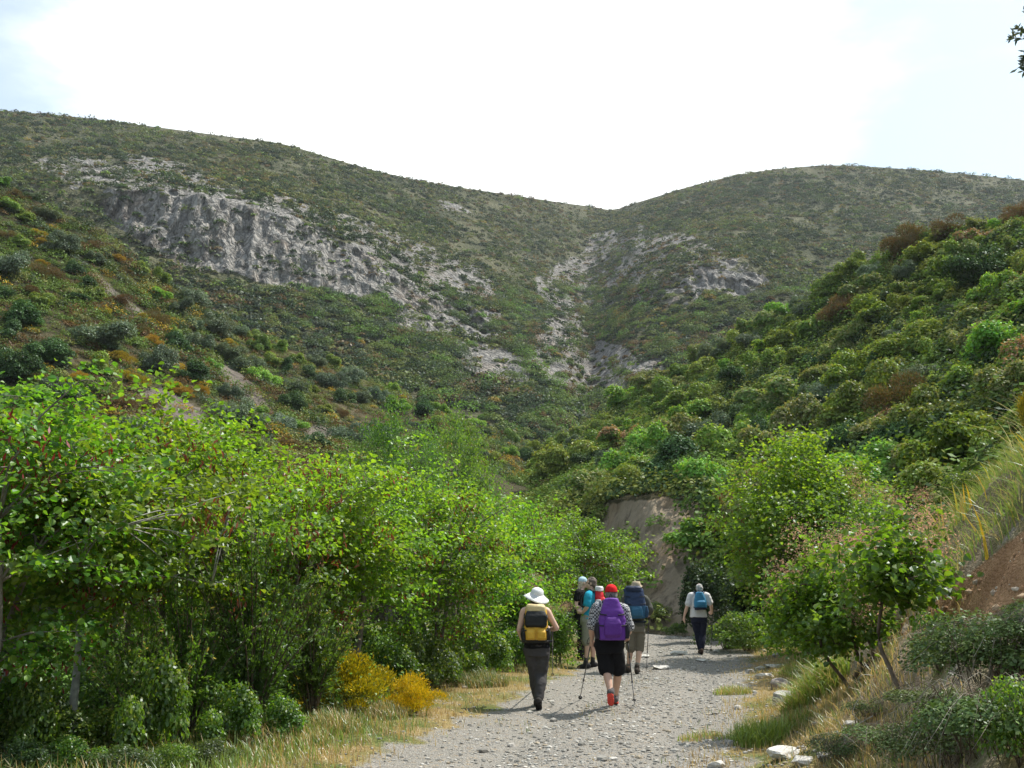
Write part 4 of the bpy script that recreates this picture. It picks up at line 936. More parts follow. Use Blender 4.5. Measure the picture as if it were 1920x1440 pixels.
# ------------------------------------------------------------------ grass
def blades(Pp, h, w, lean, rng, colA, colB, pb, segs=3, curl=.5):
    n = len(Pp); h = np.asarray(h); a = rng.uniform(0, 2 * math.pi, n)
    ld = np.stack([np.cos(a), np.sin(a), np.zeros(n)], 1) * rng.uniform(.1, curl, (n, 1)) + np.asarray(lean)[None]
    side = norm(np.cross(ld + 1e-4, np.array([0, 0, 1.0]) + rng.normal(size=(n, 3)) * .3))
    rows = []
    for k in range(segs + 1):
        t = k / segs; c = Pp + np.stack([ld[:, 0] * h * t * t, ld[:, 1] * h * t * t, h * (t - .35 * t * t * np.linalg.norm(ld, axis=1))], 1)
        ww = (w * (1 - t) ** .7 * .5 + .0006); ww = np.broadcast_to(ww, (n,))
        rows += [c - side * ww[:, None], c + side * ww[:, None]]
    V = np.stack(rows, 1).reshape(-1, 3); m = 2 * (segs + 1); b = np.arange(n)[:, None] * m
    Q = np.concatenate([b + np.array([[2 * k, 2 * k + 1, 2 * k + 3, 2 * k + 2]]) for k in range(segs)])
    c = jitter_col(colA, n, rng, .25, .08, colB, pb)
    return V, Q, np.repeat(c, m, 0)
def ground_pts(x, y): return np.stack([x, y, ground_z(x, y)], 1)
STRAW, GREEN, LIME, TAN = (.46, .345, .15), (.14, .215, .035), (.21, .30, .05), (.38, .27, .12)
rng = np.random.default_rng(401)
GA = Acc()
def sow(n, x0, x1, y0, y1, keep, h, w, lean, cA, cB, pb, curl=.6, ypow=1.0):
    y = y0 + (y1 - y0) * rng.random(n) ** ypow; x = rng.uniform(0, 1, n) * (np.interp(y, [y0, y1], x1) - np.interp(y, [y0, y1], x0)) + np.interp(y, [y0, y1], x0)
    pdv, sdv = path_dist(x, y); k = rng.random(n) < keep(x, y, pdv, sdv); x, y = x[k], y[k]
    hh = rng.uniform(*h, len(x)); V, Q, c = blades(ground_pts(x, y), hh, w, lean, rng, cA, cB, pb, 3, curl); GA.add(V, Q, c)
nz = lambda x, y, s, q: fbm(x * s, y * s, 0, 3, q)
# dry margins and thin patches on the track
sow(70000, (-5, -4), (4.5, 9), 7.6, 26, lambda x, y, p, s: sstep(1.5, 2.2, p) * (1 - sstep(2.6, 3.6, p)) * sstep(-.25, .25, nz(x, y, .8, 81) + .15), (.03, .13), .007, (-.1, 0, 0), STRAW, TAN, .4, ypow=1.7)
sow(16000, (-5, -4), (4.5, 9), 7.6, 26, lambda x, y, p, s: (p < 1.8) * sstep(.12, .4, nz(x, y, .9, 82)), (.02, .08), .007, (-.1, 0, 0), STRAW, GREEN, .35, ypow=1.7)
sow(60000, (-6, -3), (4.8, 9), 7.6, 26, lambda x, y, p, s: sstep(1.8, 2.6, p) * sstep(-.1, .3, nz(x, y, .7, 83)), (.05, .2), .008, (-.12, 0, 0), GREEN, LIME, .5, ypow=1.6)
sow(30000, (-7, -4), (-.8, 2.0), 7.6, 20, lambda x, y, p, s: sstep(2.6, 3.6, p) * (s < 0) * .8, (.08, .26), .008, (-.05, 0, 0), (.12, .18, .035), STRAW, .3, .8, ypow=1.6)
sow(34000, (0, 2), (3, 9), 7.6, 26, lambda x, y, p, s: (s > 0) * sstep(.8, 1.7, p) * (1 - sstep(2.4, 3.0, p)) * sstep(-.2, .25, nz(x, y, .9, 85)), (.02, .10), .007, (-.1, 0, 0), STRAW, TAN, .4, ypow=1.7)
sow(12000, (2.5, 4), (9, 10), 24, 36, lambda x, y, p, s: sstep(1.5, 2.3, p) * .8, (.05, .22), .02, (-.1, 0, 0), STRAW, LIME, .5)
sow(16000, (1.6, 1.9), (5.5, 6.5), 5.2, 11.5, lambda x, y, p, s: (s > 0) * sstep(.2, .7, bank_d(x, y)) * (1 - sstep(.9, 1.4, bank_d(x, y))) * sstep(-.3, .2, nz(x, y, 1.2, 86)), (.05, .22), .007, (-.2, 0, 0), STRAW, (.13, .19, .04), .45, .8)
def tuft(px, py, n, r, h, cA, cB, pb, lean=(-.15, 0, 0), w=.009, curl=.55):
    c = gp(px, py); q = r * np.sqrt(rng.random(n)); a = rng.uniform(0, 6.283, n); x = c[0] + q * np.cos(a); y = c[1] + 1.0 * q * np.sin(a)
    V, Q, cc = blades(ground_pts(x, y), rng.uniform(h[0], h[1], n) * (1 - .5 * q / r), w, lean, rng, cA, cB, pb, 4, curl); GA.add(V, Q, cc)
tuft(1425, 1395, 1100, .30, (.16, .42), LIME, (.26, .34, .06), .5, (-.05, 0, 0), .010, .9); tuft(1480, 1370, 700, .28, (.12, .30), LIME, STRAW, .3)
tuft(1530, 1300, 1700, .40, (.22, .55), LIME, STRAW, .25, (-.2, -.05, 0), .010, .9); tuft(1500, 1265, 800, .35, (.15, .4), LIME, STRAW, .3, (-.15, 0, 0), .010, .9)
tuft(905, 1285, 1700, .42, (.15, .38), (.14, .19, .045), STRAW, .3); tuft(1205, 1170, 1400, .6, (.15, .4), LIME, GREEN, .5); tuft(620, 1370, 900, .35, (.15, .35), GREEN, STRAW, .5)
tuft(520, 1395, 1200, .5, (.12, .34), GREEN, STRAW, .6); tuft(720, 1345, 700, .3, (.12, .28), (.13, .17, .045), STRAW, .5); tuft(1300, 1175, 1200, .7, (.08, .25), LIME, STRAW, .5); tuft(1400, 1215, 1500, .6, (.1, .3), GREEN, LIME, .5, w=.012); tuft(1320, 1385, 300, .3, (.05, .15), LIME, STRAW, .5); tuft(1375, 1300, 500, .3, (.08, .22), LIME, STRAW, .4)
# long arching grass on the bank
n = 26000; x = rng.uniform(2.6, 9.5, n); y = rng.uniform(6.5, 15.5, n); d = bank_d(x, y); z = ground_z(x, y)
ipx, ipy = proj(np.stack([x, y, z], 1)); t_ = ((ipx - 1745) * 215 + (ipy - 1165) * -130) / (215 ** 2 + 130 ** 2); sdl = ((ipy - 1165) * 215 - (ipx - 1745) * -130) / math.hypot(215, 130)
k = (d > 1.1) & (sdl < -22 - 30 * np.clip(t_, 0, 1)) & (rng.random(n) < .35 + .65 * sstep(-.3, .2, nz(x, y, 1.1, 84)))
x, y = x[k], y[k]; hh = rng.uniform(.10, .30, len(x))
V, Q, c = blades(ground_pts(x, y), hh, .009, (-.55, -.18, 0), rng, (.16, .235, .055), (.32, .29, .12), .30, 5, .9); GA.add(V, Q, c)
k2 = rng.random(len(x)) < .02; V, Q, c = blades(ground_pts(x[k2], y[k2]), rng.uniform(.25, .5, k2.sum()), .03, (-.2, 0, 0), rng, (.45, .30, .02), (.4, .33, .05), .3, 3, .4); GA.add(V, Q, c)
for px, Y, m, h0, h1 in [(1945, 12.0, 46, .45, .8), (1770, 12.5, 22, .3, .55)]:      # pale stalks
    p = at(px, Y); xs = p[0] + rng.normal(size=m) * .15; ys = p[1] + rng.normal(size=m) * .15
    V, Q, c = blades(ground_pts(xs, ys), rng.uniform(h0, h1, m), .010, (-.6, -.1, 0), rng, (.42, .38, .22), (.20, .24, .10), .4, 6, .5); GA.add(V, Q, c)
tag(link('grass', GA.mesh('grass'), M_grass), 'dry and green grass along the track and on the bank', 'grass', kind='stuff')
# ------------------------------------------------------------------ stones
def ico():
    bm = __import__('bmesh').new(); __import__('bmesh').ops.create_icosphere(bm, subdivisions=1, radius=1.0)
    bm.verts.ensure_lookup_table(); V = np.array([v.co[:] for v in bm.verts]); Fc = np.array([[v.index for v in f.verts] for f in bm.faces]); bm.free(); return V, Fc
IV, IF = ico()
def pebbles():
    n = 24000; y = 7.6 + 26 * rng.random(n) ** 2.0; t = rng.normal(size=n) * 1.1
    cx = np.interp(y, PATHD[:120, 1], PATHD[:120, 0]); x = cx + t; pdv, sdv = path_dist(x, y)
    k = (pdv < 2.6) & ((rng.random(n) < .75) | (fbm(x * 1.3, y * 1.3, 0, 2, 90) > 0)); x, y = x[k], y[k]; n = len(x)
    s = .006 + .020 * rng.random(n) ** 3.4; big = rng.random(n) < .012; s[big] *= 2.2
    s3 = s[:, None] * np.stack([rng.uniform(.7, 1.5, n), rng.uniform(.7, 1.5, n), rng.uniform(.35, .8, n)], 1)
    j = 1 + rng.uniform(-.22, .22, (n, len(IV)))
    V = IV[None] * j[..., None] * s3[:, None]; a = rng.uniform(0, 6.28, n); ca, sa = np.cos(a)[:, None], np.sin(a)[:, None]
    V = np.stack([V[..., 0] * ca - V[..., 1] * sa, V[..., 0] * sa + V[..., 1] * ca, V[..., 2]], -1) + np.stack([x, y, ground_z(x, y) + s * .2], 1)[:, None]
    F_ = (IF[None] + (np.arange(n) * len(IV))[:, None, None]).reshape(-1, 3)
    base = np.array([(.27, .26, .235), (.36, .345, .31), (.20, .19, .17), (.32, .27, .20), (.48, .46, .42)])[rng.choice(5, n, p=[.34, .26, .2, .1, .1])] * rng.uniform(.8, 1.15, (n, 1))
    tag(link('gravel', mesh_np('gravel', V.reshape(-1, 3), F_, np.repeat(base, len(IV), 0), False), M_stone), 'loose grey and pale gravel covering the track', 'gravel', kind='stuff')
pebbles()
def rubble():
    r = np.random.default_rng(91); n = 5200; x = r.uniform(2.2, 7.5, n); y = r.uniform(5.5, 13, n); z = ground_z(x, y); d = bank_d(x, y)
    qx, qy = proj(np.stack([x, y, z], 1)); t = ((qx - 1745) * 215 + (qy - 1165) * -130) / (215 ** 2 + 130 ** 2); sd2 = ((qy - 1165) * 215 - (qx - 1745) * -130) / math.hypot(215, 130)
    k = (((t > -.2) & (np.abs(sd2 - 8) < 60)) | (r.random(n) < .25)) & (d > .5); x, y, z = x[k], y[k], z[k]; n = len(x)
    s = .006 + .035 * r.random(n) ** 4; V = IV[None] * (1 + r.uniform(-.25, .25, (n, len(IV))))[..., None] * (s[:, None] * r.uniform(.6, 1.4, (n, 3)))[:, None] + np.stack([x, y, z + s * .3], 1)[:, None]
    F_ = (IF[None] + (np.arange(n) * len(IV))[:, None, None]).reshape(-1, 3); c = np.array([(.30, .18, .10), (.22, .13, .07), (.36, .30, .23), (.42, .30, .19)])[r.integers(0, 4, n)]
    tag(link('rubble', mesh_np('rubble', V.reshape(-1, 3), F_, np.repeat(c, len(IV), 0), False), M_stone), 'crumbled reddish earth and small stones on the slipped bank', 'rubble', kind='stuff')
rubble()
def rock_mesh(seed, flat=.6, col=(.36, .34, .31)):
    bm = __import__('bmesh').new(); __import__('bmesh').ops.create_icosphere(bm, subdivisions=4, radius=1.0)
    V = np.array([v.co[:] for v in bm.verts]); bm.verts.index_update(); Fc = np.array([[v.index for v in f.verts] for f in bm.faces]); bm.free()
    r = np.random.default_rng(seed)
    for k in range(13):          # broken faces
        nrm = norm(r.normal(size=3)); h = r.uniform(.55, .85); dd = V @ nrm; V = V - np.maximum(dd - h, 0)[:, None] * nrm
    V = V * (1 + .10 * fbm(V[:, 0] * 2.2, V[:, 1] * 2.2, V[:, 2] * 2.2 + seed, 4, seed))[:, None] * np.array([1, .75, flat])
    c = np.array(col) * (1 + .25 * fbm(V[:, 0] * 3, V[:, 1] * 3, V[:, 2] * 6, 3, seed + 5))[:, None]
    return mesh_np('rock', V, Fc, c, False)
RK = [rock_mesh(1, .55), rock_mesh(2, .4, (.48, .46, .42)), rock_mesh(3, .7, (.24, .21, .19)), rock_mesh(4, .28, (.52, .50, .46)), rock_mesh(5, .5, (.30, .29, .27))]
for px, py, k, s, lab in [
    (1462, 1290, 2, .23, 'dark brown rock at the verge beside the arching grass'), (1470, 1318, 4, .25, 'grey rounded rock just below the dark brown one'), (1458, 1232, 4, .16, 'grey upright rock above the pale slabs at the verge'), (1450, 1252, 3, .24, 'pale flat slab leaning at the verge'), (1425, 1256, 1, .17, 'pale rock beside the leaning slab'),
    (1432, 1272, 1, .20, 'pinkish pale flat rock below the leaning slab'), (1405, 1262, 0, .13, 'small grey rock on the track side of the slabs'), (1432, 1222, 1, .13, 'small pale stone above the leaning slab'), (1522, 1355, 1, .13, 'pale grey stone lying between the grass clumps'), (1598, 1360, 1, .08, 'small pale stone under the brambles'),
    (1478, 1418, 3, .24, 'broad pale slab at the lower verge'), (1508, 1432, 1, .13, 'white broken stone beside the broad pale slab'), (1502, 1407, 0, .07, 'little grey stone above the broad pale slab'), (1372, 1397, 0, .09, 'grey stone on the track before the bright grass clump'), (1548, 1424, 4, .11, 'dull grey stone by the low bramble'),
    (1343, 1438, 1, .12, 'pale stone at the lower edge of the track'), (1275, 1228, 3, .30, 'long pale ledge of rock across the track'), (1238, 1254, 3, .24, 'pale flat ledge on the track near the pole of the navy-pack man'), (1205, 1232, 3, .2, 'pale flat stone behind the feet of the navy-pack man'), (1312, 1240, 3, .18, 'flat pale stone below the white-shirted woman'),
    (1345, 1222, 1, .14, 'pale stone right of the far walking pole'), (1300, 1255, 0, .10, 'grey stone in the middle of the stony track'), (872, 1290, 1, .07, 'lone pale stone at the grassy verge'), (1035, 1317, 1, .06, 'pale stone close to the boots of the sun-hatted hiker'), (1385, 1330, 0, .09, 'grey stone on the worn side of the track'), (960, 1400, 0, .06, 'little grey stone in the middle of the near track'), (1150, 1425, 1, .06, 'little pale stone low on the near track')]:
    p = gp(px, py); o = link('rock', RK[k], M_stone); o.location = p + np.array([0, 0, s * .12]); o.rotation_euler = (0, 0, px * .77); o.scale = (s, s, s)
    tag(o, lab, 'rock', 'rocks along the track')
# bare stems lying among the brambles
rng = np.random.default_rng(77)
for a, b, lab in [((1690, 1400), (1760, 1345), 'pale dry stick leaning across the brambles'), ((1600, 1285), (1640, 1310), 'thin dry stick under the low smoke bush'), ((1560, 1420), (1640, 1390), 'grey dry stick lying near the track edge')]:
    p, q = gp(*a), gp(*b); q = q + np.array([0, 0, .18]); A = Acc(); m = curve_pts([p * 0, (q - p) * .5 + np.array([0, 0, .05]), q - p], 9); A.add(*tube(m, np.linspace(.008, .003, 9), 5), (.36, .33, .28)); 
    for s in (3, 5, 6): A.add(*tube(curve_pts([m[s], m[s] + rng.normal(size=3) * .05 + np.array([0, 0, .06]), m[s] + rng.normal(size=3) * .08 + np.array([0, 0, .14])], 5), np.linspace(.004, .002, 5), 4), (.34, .31, .26))
    tag(link('dry_stick', A.mesh('dry_stick', True), M_bark, None, p), lab, 'stick', 'dry sticks on the bank')

# ------------------------------------------------------------------ walkers
M_skin = vcol_mat('skin', 0.55, 30, 0.06, 0.35)
M_cloth = vcol_mat('cloth', 0.9, 60, 0.12, 0.15)
M_pack = vcol_mat('pack_cloth', 0.62, 50, 0.10, 0.3)
M_hair = vcol_mat('hair', 0.7, 90, 0.35, 0.3)
M_rubber = vcol_mat('rubber', 0.8, 40, 0.2, 0.2)
M_alu = vcol_mat('pole_shaft', 0.4, None, 0, 0.5)
def check_mat():
    m, N, L = newmat('checked_cloth')
    tcn = N('ShaderNodeTexCoord'); c = N('ShaderNodeTexChecker'); c.inputs['Scale'].default_value = 42; c.inputs['Color1'].default_value = (.42, .42, .43, 1); c.inputs['Color2'].default_value = (.03, .03, .035, 1)
    L(tcn.outputs['Object'], c.inputs['Vector']); b = setin(N('ShaderNodeBsdfPrincipled'), Roughness=.9); L(c.outputs['Color'], b.inputs['Base Color'])
    o = N('ShaderNodeOutputMaterial'); L(b.outputs[0], o.inputs['Surface']); return m
M_check = check_mat()
def ellipsoid(c, r, n=14, m=10):
    th = np.arange(n) / n * 2 * math.pi; ph = np.linspace(0, math.pi, m)[1:-1]
    V = np.stack([np.sin(ph)[:, None] * np.cos(th), np.sin(ph)[:, None] * np.sin(th), np.repeat(np.cos(ph)[:, None], n, 1)], -1).reshape(-1, 3)
    V = np.concatenate([V, [[0, 0, 1]], [[0, 0, -1]]]) * np.asarray(r) + np.asarray(c); k = m - 2
    i = np.arange(k - 1)[:, None] * n; j = np.arange(n)[None]; q = (j + 1) % n
    Q = np.stack([i + j, i + n + j, i + n + q, i + q], -1).reshape(-1, 4); jj = np.arange(n); qq = (jj + 1) % n; e = (k - 1) * n
    return V, [Q, np.concatenate([np.stack([jj, qq, np.full(n, k * n)], -1), np.stack([e + qq, e + jj, np.full(n, k * n + 1)], -1)])]
def rings(sec, n=20, p=2.0):
    """closed loft of flat rings: (cx, cy, z, rx, ry)"""
    th = np.arange(n) / n * 2 * math.pi; c, s = np.cos(th), np.sin(th)
    ex = np.sign(c) * np.abs(c) ** (2 / p); ey = np.sign(s) * np.abs(s) ** (2 / p)
    sec = np.asarray(sec, float); V = np.stack([sec[:, 0, None] + sec[:, 3, None] * ex, sec[:, 1, None] + sec[:, 4, None] * ey, np.repeat(sec[:, 2, None], n, 1)], -1).reshape(-1, 3)
    m = len(sec); V = np.concatenate([V, sec[:1, :3], sec[-1:, :3]]); i = np.arange(m - 1)[:, None] * n; j = np.arange(n)[None]; q = (j + 1) % n
    Q = np.stack([i + j, i + q, i + n + q, i + n + j], -1).reshape(-1, 4); jj = np.arange(n); qq = (jj + 1) % n; e = (m - 1) * n
    return V, [Q, np.concatenate([np.stack([qq, jj, np.full(n, m * n)], -1), np.stack([e + jj, e + qq, np.full(n, m * n + 1)], -1)])]
def ball_tube(pts, rad, sides=12, sub=5):
    """limb: smooth chain with rounded ends"""
    pts = np.asarray(pts, float); k = len(pts); P_ = curve_pts(pts, (k - 1) * sub + 1) if k > 2 else np.linspace(pts[0], pts[1], sub + 1)
    R_ = np.interp(np.linspace(0, k - 1, len(P_)), np.arange(k), rad)
    d0, d1 = norm(P_[0] - P_[1]), norm(P_[-1] - P_[-2])
    P_ = np.concatenate([[P_[0] + d0 * R_[0] * .75], [P_[0] + d0 * R_[0] * .4], P_, [P_[-1] + d1 * R_[-1] * .4], [P_[-1] + d1 * R_[-1] * .75]])
    R_ = np.concatenate([[R_[0] * .5, R_[0] * .88], R_, [R_[-1] * .88, R_[-1] * .5]])
    return tube(P_, R_, sides)
def fuse(name, pieces, voxel, col, smooth=4, folds=0.0, fscale=9, seed=0, colfn=None):
    """joins overlapping closed pieces into one continuous skin"""
    A = Acc()
    for v, f in pieces: A.add(v, f)
    me = A.mesh('tmp'); ob = bpy.data.objects.new('tmp', me); COL.objects.link(ob)
    md = ob.modifiers.new('r', 'REMESH'); md.mode = 'VOXEL'; md.voxel_size = voxel; md.use_smooth_shade = True
    sm_ = ob.modifiers.new('s', 'SMOOTH'); sm_.iterations = smooth; sm_.factor = .5
    dg = bpy.context.evaluated_depsgraph_get(); out = bpy.data.meshes.new_from_object(ob.evaluated_get(dg)); out.name = name
    bpy.data.objects.remove(ob); bpy.data.meshes.remove(me)
    n = len(out.vertices); V = np.empty(n * 3, np.float32); out.vertices.foreach_get('co', V); V = V.reshape(-1, 3).astype(float)
    if folds:
        Nn = np.empty(n * 3, np.float32); out.vertices.foreach_get('normal', Nn); Nn = Nn.reshape(-1, 3)
        w = fbm(V[:, 0] * fscale, V[:, 1] * fscale, V[:, 2] * fscale * 1.6, 3, 500 + seed)
        V = V + Nn * (folds * w)[:, None]; out.vertices.foreach_set('co', V.astype(np.float32).ravel())
    c = np.ones((n, 4), np.float32); c[:, :3] = np.asarray(col) if colfn is None else colfn(V, np.asarray(col, float))
    a = out.attributes.new('col', 'FLOAT_COLOR', 'POINT'); a.data.foreach_set('color', c.ravel())
    out.polygons.foreach_set('use_smooth', np.ones(len(out.polygons), bool)); out.update()
    return out
def hand_pieces(W, d, nrm, curl, side):
    """palm, four unequal fingers and a thumb at the wrist W; d along the hand, nrm out of the palm"""
    d = norm(np.asarray(d, float)); nrm = norm(np.asarray(nrm, float) - d * (np.asarray(nrm, float) @ d)); s = np.cross(d, nrm) * side
    out = [ball_tube([W - d * .01, W + d * .045, W + d * .085], [.025, .034, .033], 10), ball_tube([W + d * .03 + s * .016, W + d * .082 + s * .022], [.02, .017], 8), ball_tube([W + d * .03 - s * .016, W + d * .08 - s * .024], [.02, .016], 8)]
    for q, (o, ln) in enumerate([(-.031, .062), (-.0105, .078), (.0105, .084), (.031, .074)]):
        p = W + d * .085 + s * o; pts = [p - d * .02]; a = 0
        for k in range(3):
            a += curl * (0.75, 1.0, .8)[k]; pts.append(pts[-1] + (d * math.cos(a) + nrm * math.sin(a)) * ln * (.30 + .02 + (.02 if k == 0 else 0)) * (1.6 if k == 0 else 1))
        out.append(ball_tube(pts, [.0095, .0092, .0085, .007], 8, 3))
    tp = W + d * .025 + s * .03; out.append(ball_tube([tp - s * .012, tp + s * .022 + d * .025 + nrm * .012, tp + s * .022 + d * .052 + nrm * (.014 + .02 * curl), tp + s * .008 + d * .07 + nrm * (.018 + .03 * curl)], [.013, .012, .010, .008], 8, 3))
    return out
def person(name, org, rz, S, label, skin=(.46, .27, .19), build=1.0):
    """S: joints in the walker's own frame: head, neck, chest, waist, hip, sh, el, wr, hd (per side), hp, kn, an, toe (per side)"""
    e = empty(name, org, rz); tag(e, label, 'person'); hd = S['head']; hy = S.get('head_yaw', 0.0)
    cyw, syw = math.cos(hy), math.sin(hy)
    def hp_(x, y, z): return np.array([hd[0] + x * cyw - y * syw, hd[1] + x * syw + y * cyw, hd[2] + z])
    k = S.get('headk', 1.0)
    def hell(c, r):
        v, f = ellipsoid((0, 0, 0), np.asarray(r) * k); v = v + np.asarray(c) * k; v2 = np.stack([v[:, 0] * cyw - v[:, 1] * syw, v[:, 0] * syw + v[:, 1] * cyw, v[:, 2]], 1) + hd; return v2, f
    B = [hell((0, -.008, .015), (.074, .096, .100)), hell((0, .03, -.045), (.060, .068, .075)), hell((0, .062, -.088), (.030, .028, .026)), hell((0, .096, -.018), (.013, .022, .022)), hell((0, .102, -.030), (.017, .016, .012)), hell((0, .084, .018), (.055, .018, .014)),
         hell((0, .082, -.060), (.024, .014, .010)), hell((.076, -.005, -.012), (.010, .022, .032)), hell((-.076, -.005, -.012), (.010, .022, .032))]
    nk = S['neck']; B.append(ball_tube([nk - np.array([0, 0, .05]), nk * .6 + hd * .4 - np.array([0, 0, .03]), hd + np.array([0, 0, -.05])], [.066, .056, .056], 12))
    ch, wa, hi = S['chest'], S['waist'], S['hip']; b = build
    torso = [(hi[0], hi[1], hi[2] - .10, .13 * b, .10 * b), (hi[0], hi[1], hi[2], .168 * b, .118 * b), (wa[0], wa[1], wa[2] - .04, .150 * b, .105 * b), (wa[0], wa[1], wa[2] + .05, .142 * b, .100 * b), (ch[0], ch[1], ch[2] - .06, .160 * b, .112 * b), (ch[0], ch[1], ch[2] + .05, .172 * b, .108 * b), (ch[0] * .6 + nk[0] * .4, ch[1] * .6 + nk[1] * .4, nk[2] - .035, .125 * b, .078 * b), (nk[0], nk[1], nk[2], .062, .058)]
    B.append(rings(torso, 22, 2.3))
    for s in (0, 1):
        sh, el, wr = S['sh'][s], S['el'][s], S['wr'][s]; q = S.get('armk', 1.0)
        B.append(ball_tube([sh + (nk - sh) * .35, sh, sh * .55 + el * .45, el], [.062 * q, .060 * q, .050 * q, .041 * q])); B.append(ball_tube([el, el * .6 + wr * .4, wr], [.041 * q, .042 * q, .027]))
        d = S['hd'][s]; B += hand_pieces(wr + norm(wr - el) * .012, d[0], d[1], d[2], (-1, 1)[s])
        hp, kn, an, to = S['hp'][s], S['kn'][s], S['an'][s], S['toe'][s]; lq = S.get('legk', 1.0)
        B.append(ball_tube([hp, hp * .5 + kn * .5, kn], [.088 * lq, .078 * lq, .055 * lq])); cd = norm(np.array([0, -1.0, 0.1]))
        B.append(ball_tube([kn, kn * .68 + an * .32 + cd * .018, an * .8 + kn * .2, an], [.053 * lq, .058 * lq, .040, .036])); B.append(ball_tube([an, an * .4 + to * .6, to], [.036, .034, .026]))
    sk = np.array(skin)
    body = link('body', fuse('body', B, .008, sk, 3), M_skin, e)
    for s in (-1, 1): v, f = hell((.031 * s, .090, .004), (.011, .006, .007)); link('eye', Acc().add(v, f, (.03, .025, .02)).mesh('eye', True), M_rubber, e)
    v, f = hell((0, .094, -.062), (.022, .006, .005)); link('mouth', Acc().add(v, f, (.30, .10, .09)).mesh('mouth', True), M_skin, e)
    S['_h'] = hp_; S['_hell'] = hell; S['_torso'] = torso; return e
def shirt(e, S, col, sleeve, hem, mat=None, ease=.014, voxel=.011, seed=0, name='shirt', neck=0.0, folds=.012):
    t = [list(q) for q in S['_torso']]; hi, wa = S['hip'], S['waist']; pcs = []
    t = [q for q in t if q[2] > hem + .03]; q0 = np.array(S['_torso']); zz = q0[:, 2]
    low = [np.interp(hem, zz, q0[:, i]) for i in range(5)]; low[2] = hem; low[3] += .006; low[4] += .006; t = [low] + t
    nk = S['neck']; t = t[:-1] + [(nk[0], nk[1], nk[2] - .01 + neck, .078, .070)]
    pcs.append(rings([(a, b, c, d + ease, f + ease) for a, b, c, d, f in t], 24, 2.4))
    q = S.get('armk', 1.0)
    for s in (0, 1):
        sh, el, wr = S['sh'][s], S['el'][s], S['wr'][s]
        if sleeve > 0:
            p = [sh + (nk - sh) * .4, sh]; r = [.070 * q + ease * .5, .068 * q + ease]
            if sleeve <= 1: p += [sh + (el - sh) * sleeve * .55, sh + (el - sh) * sleeve]; r += [.060 * q + ease, .056 * q + ease * 1.6]
            else: p += [sh + (el - sh) * .55, el, el + (wr - el) * .5, el + (wr - el) * .93]; r += [.056 * q + ease, .048 * q + ease, .044 * q + ease, .034 + ease]
            pcs.append(ball_tube(p, r))
        else: pcs.append(ball_tube([sh + (nk - sh) * .75, sh + (nk - sh) * .38], [.064, .066]))
    return link(name, fuse(name, pcs, voxel, col, 3, folds, 10, seed), mat or M_cloth, e)
def trousers(e, S, col, frac, name='trousers', ease=.014, seed=0, waist=.08, flare=0.0, folds=.014, colfn=None):
    """frac: 1 = knee, 2 = ankle"""
    hi = S['hip']; t0 = S['_torso']; b = t0[1][3]
    pcs = [rings([(hi[0], hi[1], hi[2] - .12, b * .86 + ease, t0[1][4] * .98 + ease), (hi[0], hi[1], hi[2] - .02, b + ease, t0[1][4] + ease), (hi[0], hi[1], hi[2] + waist, b * .93 + ease * .7, t0[1][4] * .93 + ease * .7)], 24, 2.4)]
    lq = S.get('legk', 1.0)
    for s in (0, 1):
        hp, kn, an = S['hp'][s], S['kn'][s], S['an'][s]
        if frac <= 1.0: p = [hp, hp + (kn - hp) * frac * .5, hp + (kn - hp) * frac]; r = [.086 * lq + ease, .076 * lq + ease + flare * .4, .060 * lq + ease + flare * .8]
        elif frac < 1.5: p = [hp, hp * .5 + kn * .5, kn, kn + (an - kn) * (frac - 1)]; r = [.086 * lq + ease, .076 * lq + ease + flare * .4, .060 * lq + ease + flare * .8, .060 * lq + ease + flare]
        else: p = [hp, hp * .5 + kn * .5, kn, kn * .6 + an * .4 + np.array([0, -.012, 0]), an + (kn - an) * .06]; r = [.090 * lq + ease, .080 * lq + ease, .062 * lq + ease * 1.2, .068 + ease, .048 + ease]
        pcs.append(ball_tube(p, r, 14))
    return link(name, fuse(name, pcs, .011, col, 3, folds, 11, seed, colfn), M_cloth, e)
def shoes(e, S, col, solecol, sock=None):
    for s in (0, 1):
        an, to = S['an'][s], S['toe'][s]; d = norm(to - an + np.array([0, 0, .0])); f = to - an; f = norm(f)
        up = norm(np.array([0, 0, 1.0]) - f * f[2]) if abs(f[2]) < .95 else norm(np.array([0, 1.0, 0]) - f * f[1])
        heel = an - f * .045 - up * .045; tip = to - up * .005
        pcs = [ball_tube([an + up * .055 - f * .012, an - up * .005, heel], [.050, .052, .044]), ball_tube([heel, heel * .5 + tip * .5 + up * .012, tip], [.046, .047, .036])]
        sh = link('shoe', fuse('shoe', pcs, .008, col, 3), M_cloth, e)
        sd_ = norm(np.cross(f, up)); c0 = heel - up * .032; c1 = tip - up * .034; L_ = []
        for t in np.linspace(0, 1, 9): L_.append((c0 * (1 - t) + c1 * t, .043 * (1 - (2 * t - 1) ** 6 * .55) * (0.9 if .3 < t < .5 else 1.0)))
        V = []; 
        for c, w in L_:
            for a, b in ((-1, -.013), (1, -.013), (1, .013), (-1, .013)): V.append(c + sd_ * w * a + up * b)
        V = np.array(V); n = len(L_); Fq = [[4 * i + a, 4 * i + (a + 1) % 4, 4 * i + 4 + (a + 1) % 4, 4 * i + 4 + a] for i in range(n - 1) for a in range(4)] + [[3, 2, 1, 0], [4 * n - 4, 4 * n - 3, 4 * n - 2, 4 * n - 1]]
        link('sole', Acc().add(V, np.array(Fq), solecol).mesh('sole'), M_rubber, sh)
        if sock is not None: link('sock', fuse('sock', [ball_tube([an + up * .02, an + norm(S['kn'][s] - an) * .12], [.044, .047])], .009, sock, 2), M_cloth, e)
